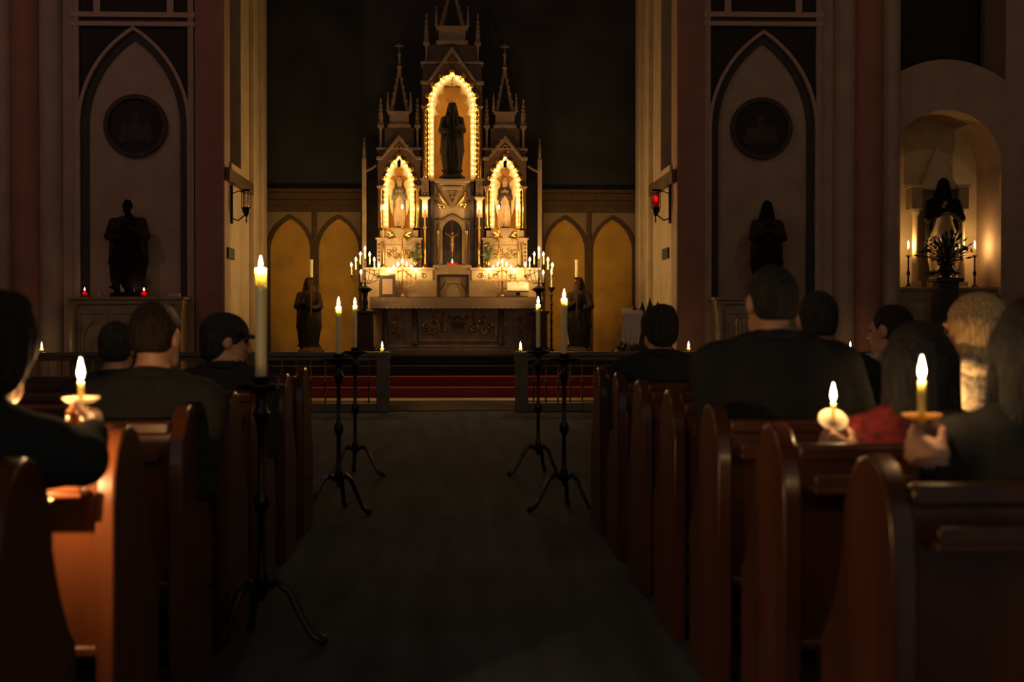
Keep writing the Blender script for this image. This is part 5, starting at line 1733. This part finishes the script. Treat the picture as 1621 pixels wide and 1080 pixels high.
# ------------------------------------------------------------------ floor candle stands along the aisle
def stand_proto():
    t = thing('candle_stand', '', 'candle stand', (0, 0, 0), 'aisle candle stands')
    Hs = 0.975
    MB().lathe([(0.012, 0.16), (0.016, 0.20), (0.028, 0.24), (0.014, 0.28), (0.013, 0.48), (0.030, 0.52), (0.030, 0.55), (0.013, 0.58), (0.013, 0.80), (0.022, 0.84), (0.034, 0.87), (0.020, 0.90), (0.020, 0.95), (0.03, 0.965)], (0, 0, 0), 14).build('stem', M_IRON, t)
    MB().lathe([(0.03, 0.945), (0.075, 0.965), (0.088, 0.975), (0.088, 0.982), (0.03, 0.972)], (0, 0, 0), 18).build('drip_pan', M_IRON, t)
    MB().lathe([(0.020, 0.97), (0.030, 0.985), (0.032, 1.01), (0.028, 1.01), (0.025, 0.985)], (0, 0, 0), 14).build('cup', M_IRON, t)
    kn = MB()
    for k in range(6):
        a = 2 * PI * k / 6
        kn.ball((0.085 * math.cos(a), 0.085 * math.sin(a), 0.972), 0.010, 8, 6)
    kn.build('pan_beads', M_IRON, t)
    for k in range(3):
        a = math.radians(-35 + 120 * k)
        ca, sa = math.cos(a), math.sin(a)
        prof = [(0.01, 0.20), (0.06, 0.235), (0.11, 0.20), (0.16, 0.10), (0.20, 0.035), (0.235, 0.018)]
        lg = MB().tube([(r * ca, r * sa, z) for r, z in prof], [0.015, 0.017, 0.016, 0.014, 0.014, 0.016], 8).build('leg', M_IRON, t)
        MB().ball((0.24 * ca, 0.24 * sa, 0.020), 0.020, 8, 6).build('foot_ball', M_IRON, lg)
    return t
sp = stand_proto()
stands = [(536, 9.1, 'in the middle of the left aisle row', 474, 0.017), (893, 9.1, 'nearest on the right of the aisle', 461, 0.0195), (562, 11.2, 'farthest on the left of the aisle', 472, 0.0165), (852, 11.2, 'farthest on the right of the aisle', 470, 0.0165), (413, 5.4, 'closest to the camera, on the left of the aisle', 413, 0.0215)]
for i, (p, Y, wd, top, r) in enumerate(stands):
    x = at(p, 560, Y).x
    o = sp if i == 0 else copy_tree(sp)
    o.location = (x, Y, 0.0)
    o['label'] = 'black three-footed candle stand, %s' % wd
    o.rotation_euler = (0, 0, [0, 2.0, 0.2, 1.9, 0.4][i])
    ztc = at(p, top + 12, Y).z
    candle((x, Y, 0.975), ztc - 0.975, r, 'lit pillar candle on the stand %s' % wd, 'aisle pillar candles', P_STAND * (1.8 if Y < 6 else 1.0), 1.0 if Y < 6 else 1.35)

# ------------------------------------------------------------------ pews
def pew_proto():
    t = thing('pew', '', 'pew', (0, 0, 0), 'pews')
    L = 3.7
    pr = [(-0.03, 0.0), (0.50, 0.0), (0.50, 0.50)]
    for i in range(7):
        a = i / 6
        pr.append((0.50 - 0.17 * a - 0.02 * math.sin(a * PI), 0.50 + 0.24 * a))
    for i in range(9):
        a = PI * i / 8
        pr.append((0.15 + 0.18 * math.cos(a), 0.76 + 0.19 * math.sin(a)))
    for x0, x1 in ((0.0, 0.05), (L - 0.05, L)):
        MB().prism(pr, x0, x1, 'x').build('end_panel', M_PEW, t, bev=0.008)
    xa, xb = 0.045, L - 0.045
    BX(xa, xb, 0.0, 0.025, 0.40, 0.87, 'back_panel', M_PEW, t)
    BX(xa, xb, -0.012, 0.04, 0.86, 0.905, 'top_rail', M_PEW, t, bev=0.010)
    BX(xa, xb, -0.015, 0.03, 0.375, 0.405, 'bottom_rail', M_PEW, t, bev=0.008)
    BX(xa, xb, 0.02, 0.46, 0.405, 0.445, 'seat', M_PEW, t, bev=0.012)
    rk = BX(xa + 0.02, xb - 0.02, -0.095, -0.01, 0.785, 0.803, 'book_rack', M_PEW, t, bev=0.005)
    BX(xa + 0.02, xb - 0.02, -0.097, -0.085, 0.80, 0.835, 'rack_lip', M_PEW, rk, bev=0.004)
    BX(xa + 0.05, xb - 0.05, -0.36, -0.22, 0.10, 0.15, 'kneeler', M_PEWD, t, bev=0.02)
    return t
pp = pew_proto()
rows = [2.7 + 0.9 * k for k in range(7)]
n_ = ('seventh', 'sixth', 'fifth', 'fourth', 'third', 'second', 'first')
first = True
for k, y in enumerate(rows):
    for s in (1, -1):
        o = pp if first else copy_tree(pp)
        first = False
        o.location = (0.84 if s > 0 else -0.84 - 3.7, y, 0)
        o['label'] = 'varnished mahogany pew, %s row from the altar on the %s of the aisle' % (n_[k], 'right' if s > 0 else 'left')

# ------------------------------------------------------------------ added lanterns, unseen above the view, to light the front walls
def add_fill_lantern(x, y, wd, power, col):
    z = 7.6
    t = thing('fill_lantern', 'added fill lantern hung unseen high above the %s' % wd, 'lamp', (x, y, z), 'added fill lanterns')
    MB().tube([(x, y, 10.0), (x, y, z + 0.55)], 0.010, 6).build('chain', M_IRON, t)
    MB().lathe([(0.02, 0.58), (0.16, 0.46), (0.19, 0.42), (0.17, 0.42)], (x, y, z), 8).build('hood', M_IRON, t)
    cg = MB()
    for k in range(8):
        a = 2 * PI * k / 8
        cg.tube([(x + 0.165 * math.cos(a), y + 0.165 * math.sin(a), z + 0.03), (x + 0.175 * math.cos(a), y + 0.175 * math.sin(a), z + 0.43)], 0.008, 5)
    cg.lathe([(0.185, 0.0), (0.185, 0.03), (0.155, 0.03), (0.155, 0.0)], (x, y, z), 16)
    cg.build('cage', M_IRON, t)
    ld = bpy.data.lights.new('fill_light', 'POINT')
    ld.energy = power
    ld.color = col
    ld.shadow_soft_size = 0.08
    lo = bpy.data.objects.new('fill_light', ld)
    COL.objects.link(lo)
    lo.parent = t
    lo.location = (0, 0, 0.2)
add_fill_lantern(-6.6, 12.0, 'left side aisle', 155, (1.0, 0.52, 0.50))
add_fill_lantern(6.6, 12.0, 'right side aisle', 82, (1.0, 0.62, 0.40))

# ------------------------------------------------------------------ hymn books in the racks
def book(x, y, w, lab):
    tag(MB().box(x, x + w, y - 0.062, y - 0.03, 0.804, 0.80 + 0.19).build('hymn_book', M_LEATHER if w < 0.14 else M_PEWD, bev=0.003), lab, 'book', 'hymn books')
book(1.22, 3.6, 0.13, 'dark hymn book in the rack of the near right pew, beside the red coat')
book(-1.75, 4.5, 0.13, 'dark hymn book in the left rack below the short-haired man')

# ------------------------------------------------------------------ people
def px_x(p, Y):
    return at(p, 508, Y).x
def hand_candle(p, flame_py, guard_py, Y, label, glabel, r, guard_r, gm, power, tilt, wax=M_BWAX):
    g = at(p, guard_py, Y)
    f_ = at(p, flame_py, Y)
    L = f_.z - g.z
    below = 0.09
    c = candle((g.x, Y, g.z - below), L + below - 0.02, r, label, 'hand-held candles', power, 1.15, wax, 'taper_candle')
    gd = MB()
    n = 28
    ring = lambda rr, dz: [(g.x + rr * math.cos(2 * PI * i / n), Y + rr * math.sin(2 * PI * i / n) * math.cos(tilt), g.z + dz + rr * math.sin(2 * PI * i / n) * math.sin(tilt)) for i in range(n)]
    rs = [(r * 1.05, 0.0), (guard_r * 0.75, 0.004), (guard_r, 0.012)]
    vs = []
    for rr, dz in rs:
        vs += ring(rr, dz)
    m = len(vs)
    vs += [(v[0], v[1], v[2] - 0.0012) for v in vs]
    fs = []
    for q in range(2):
        for i in range(n):
            j = (i + 1) % n
            a, b = q * n, (q + 1) * n
            fs += [(a + i, a + j, b + j, b + i), (m + a + i, m + b + i, m + b + j, m + a + j)]
    for i in range(n):
        j = (i + 1) % n
        fs += [(2 * n + i, 2 * n + j, m + 2 * n + j, m + 2 * n + i), (i, m + i, m + j, j)]
    gd.add(vs, fs)
    tag(gd.build('drip_guard', gm), glabel, 'drip guard', 'paper drip guards')
    return g, c

# hand-held candles first (the hands are closed round them)
gA, _ = hand_candle(128, 590, 638, 3.30, 'small lit taper held up by the dark-coated person at far left', 'round paper drip guard on the taper at far left', 0.0065, 0.042, M_PAPER, 0.9, 0.05)
gF, _ = hand_candle(56, 708, 800, 3.38, 'second small taper added low at far left, hidden by a dark sleeve', 'paper drip guard on the added low taper at far left', 0.0065, 0.040, M_PAPER, 27.0, 0.03)  # added out of sight to light the pew panel in front
gB, _ = hand_candle(1319, 626, 671, 3.75, 'small lit taper held before the person in red', 'white tilted paper drip guard on the taper by the person in red', 0.0060, 0.040, M_PAPER, 0.9, 0.75)
gC, _ = hand_candle(1459, 588, 665, 2.95, 'tall lit honey-coloured taper held at the right edge of the view', 'tan card drip guard on the tall taper at right', 0.0078, 0.042, M_TANP, 1.3, 0.03)

def grip_arm(X, Y, g, s, el_off, fdir, side):
    """wrist and elbow so that the fist closes round the candle just below its guard"""
    rod = np.array((g.x - X, (g.y if hasattr(g, 'y') else 0) - Y, g.z - 0.050))
    f_ = np.array(fdir, float)
    f_ /= np.linalg.norm(f_)
    sd = np.array(side, float)
    sd = sd - f_ * (sd @ f_)
    sd[2] = 0
    sd /= np.linalg.norm(sd)
    w = rod - f_ * 0.085 - sd * 0.026
    el = np.array(el_off, float)
    d = (w - el) / np.linalg.norm(w - el)
    return (w - d * 0.03, el, fdir, side)

# far-left person, dark coat, holding the taper out towards the aisle
X, Y = -1.17, 3.0
g = Vector((gA.x, 3.30, gA.z))
person('person in a dark coat at the far left holding a lit taper', X, Y, at(30, 478, 3.1).z, 0.19, M_NAVY, M_HAIRBR, 'fluffy', yaw=0.1, pitch=-0.1, lean=(0.13, 0.12),
       hands={1: grip_arm(X, Y, g, 1, (0.37, 0.10, 0.92), (-0.3, 1, 0.1), (-1, 0.2, 0)), -1: grip_arm(X, Y, Vector((gF.x, 3.38, gF.z)), -1, (-0.12, 0.16, 0.66), (0.6, 0.7, 0.2), (1, -0.6, 0))}, h=0.008)
# short-haired man, left
X, Y = px_x(206, 4.80), 4.78
person('short-haired man in a black coat seen from behind, left block', X, Y, at(241, 481, 4.8).z, 0.195, M_BLACK, M_HAIRBR, 'short', yaw=-0.25, pitch=-0.12, lean=(0.06, 0.05), h=0.008, girth=1.05)
# shadowy neighbour beyond him
person('dark figure half hidden beyond the short-haired man', px_x(178, 6.55), 6.55, at(180, 512, 6.55).z, 0.20, M_BLACK, M_HAIRB, 'short', lean=(0, 0.05), h=0.011)
# person in a peaked cap in profile
X, Y = px_x(340, 6.55), 6.55
g = Vector((px_x(352, 6.75), 6.78, 0.90))
person('person in a dark peaked cap turned in profile to the right', X, Y, at(345, 499, 6.55).z, 0.19, M_BLACK, M_HAIRB, 'cap', yaw=-1.25, pitch=-0.15, lean=(0.03, 0.06), cap=True, h=0.009, hsc=1.05)
# tall broad man right
X, Y = px_x(1258, 4.8), 4.80
person('tall broad-shouldered man in a black coat, right block', X, Y, at(1225, 424, 4.8).z, 0.235, M_BLACK, M_HAIRB, 'short', yaw=0.15, pitch=-0.05, lean=(-0.055, 0.03), h=0.009, girth=1.15, hsc=1.05)
# curly-haired person
person('curly dark-haired person in black beside the aisle, front right', px_x(1052, 7.45), 7.45, at(1042, 489, 7.45).z, 0.20, M_BLACK, M_HAIRB, 'fluffy', yaw=0.3, lean=(-0.02, 0.03), h=0.010, hsc=0.95)
# man beyond the tall one
person('dark-haired man just right of the tall broad-shouldered man', px_x(1298, 5.70), 5.68, at(1297, 464, 5.7).z, 0.20, M_BLACK, M_HAIRB, 'short', yaw=-0.05, lean=(0, 0.03), h=0.010)
# profile figure further on
person('older person in profile facing left, beyond the long dark hair', px_x(1413, 6.6), 6.58, at(1408, 485, 6.6).z, 0.19, M_NAVY, M_HAIRBR, 'short', yaw=0.75, lean=(0, 0.03), h=0.009, scarf=M_BEIGE)
# person in red with long dark hair
X, Y = px_x(1440, 3.9), 3.86
g = Vector((gB.x, 3.75, gB.z))
person('person in a dark red coat with long dark hair, right block', X, Y, at(1450, 514, 3.88).z, 0.185, M_REDCL, M_HAIRB, 'long', yaw=0.2, pitch=-0.1, lean=(0.02, 0.03), drop=0.26, h=0.008, collar=False,
       hands={-1: grip_arm(X, Y, g, -1, (-0.26, -0.06, 0.74), (-0.45, 0.4, 0.3), (1, 0.4, 0))}, hsc=1.0)
# blond in beige, lit by a taper hidden behind the dark hair
Xb, Yb_ = px_x(1535, 4.8), 4.80
gD, _ = hand_candle(1496, 618, 646, 4.70, 'small lit taper held by the blond person, half hidden by dark hair', 'paper drip guard on the blond person taper', 0.0060, 0.040, M_PAPER, 1.5, 0.03)
gE, _ = hand_candle(1372, 615, 640, 6.85, 'small lit taper held by the older person in profile', 'paper drip guard on the taper of the older person', 0.0060, 0.040, M_PAPER, 2.0, 0.03)
person('blond long-haired person in a beige knit coat facing left', Xb, Yb_, at(1545, 468, 4.8).z, 0.19, M_BEIGE, M_HAIRBL, 'long', yaw=0.85, pitch=-0.12, lean=(0.03, 0.03), drop=0.30, h=0.008, collar=False, scarf=M_BEIGE,
       hands={-1: grip_arm(Xb, Yb_, Vector((gD.x, 4.70, gD.z)), -1, (-0.20, -0.06, 0.72), (-0.2, -0.4, 0.4), (1, -0.4, 0))})
# near right person
X, Y = 1.27, 2.98
g = Vector((gC.x, 2.95, gC.z))
person('person in a heavy black coat at the right edge holding the tall taper', X, Y, at(1630, 474, 3.0).z, 0.21, M_NAVY, M_HAIRB, 'bob', yaw=0.0, pitch=-0.1, lean=(0.0, 0.04), drop=0.15, h=0.008, girth=1.1,
       hands={-1: grip_arm(X, Y, g, -1, (-0.24, -0.02, 0.80), (-0.35, 0.8, 0.35), (1, 0.6, 0))})
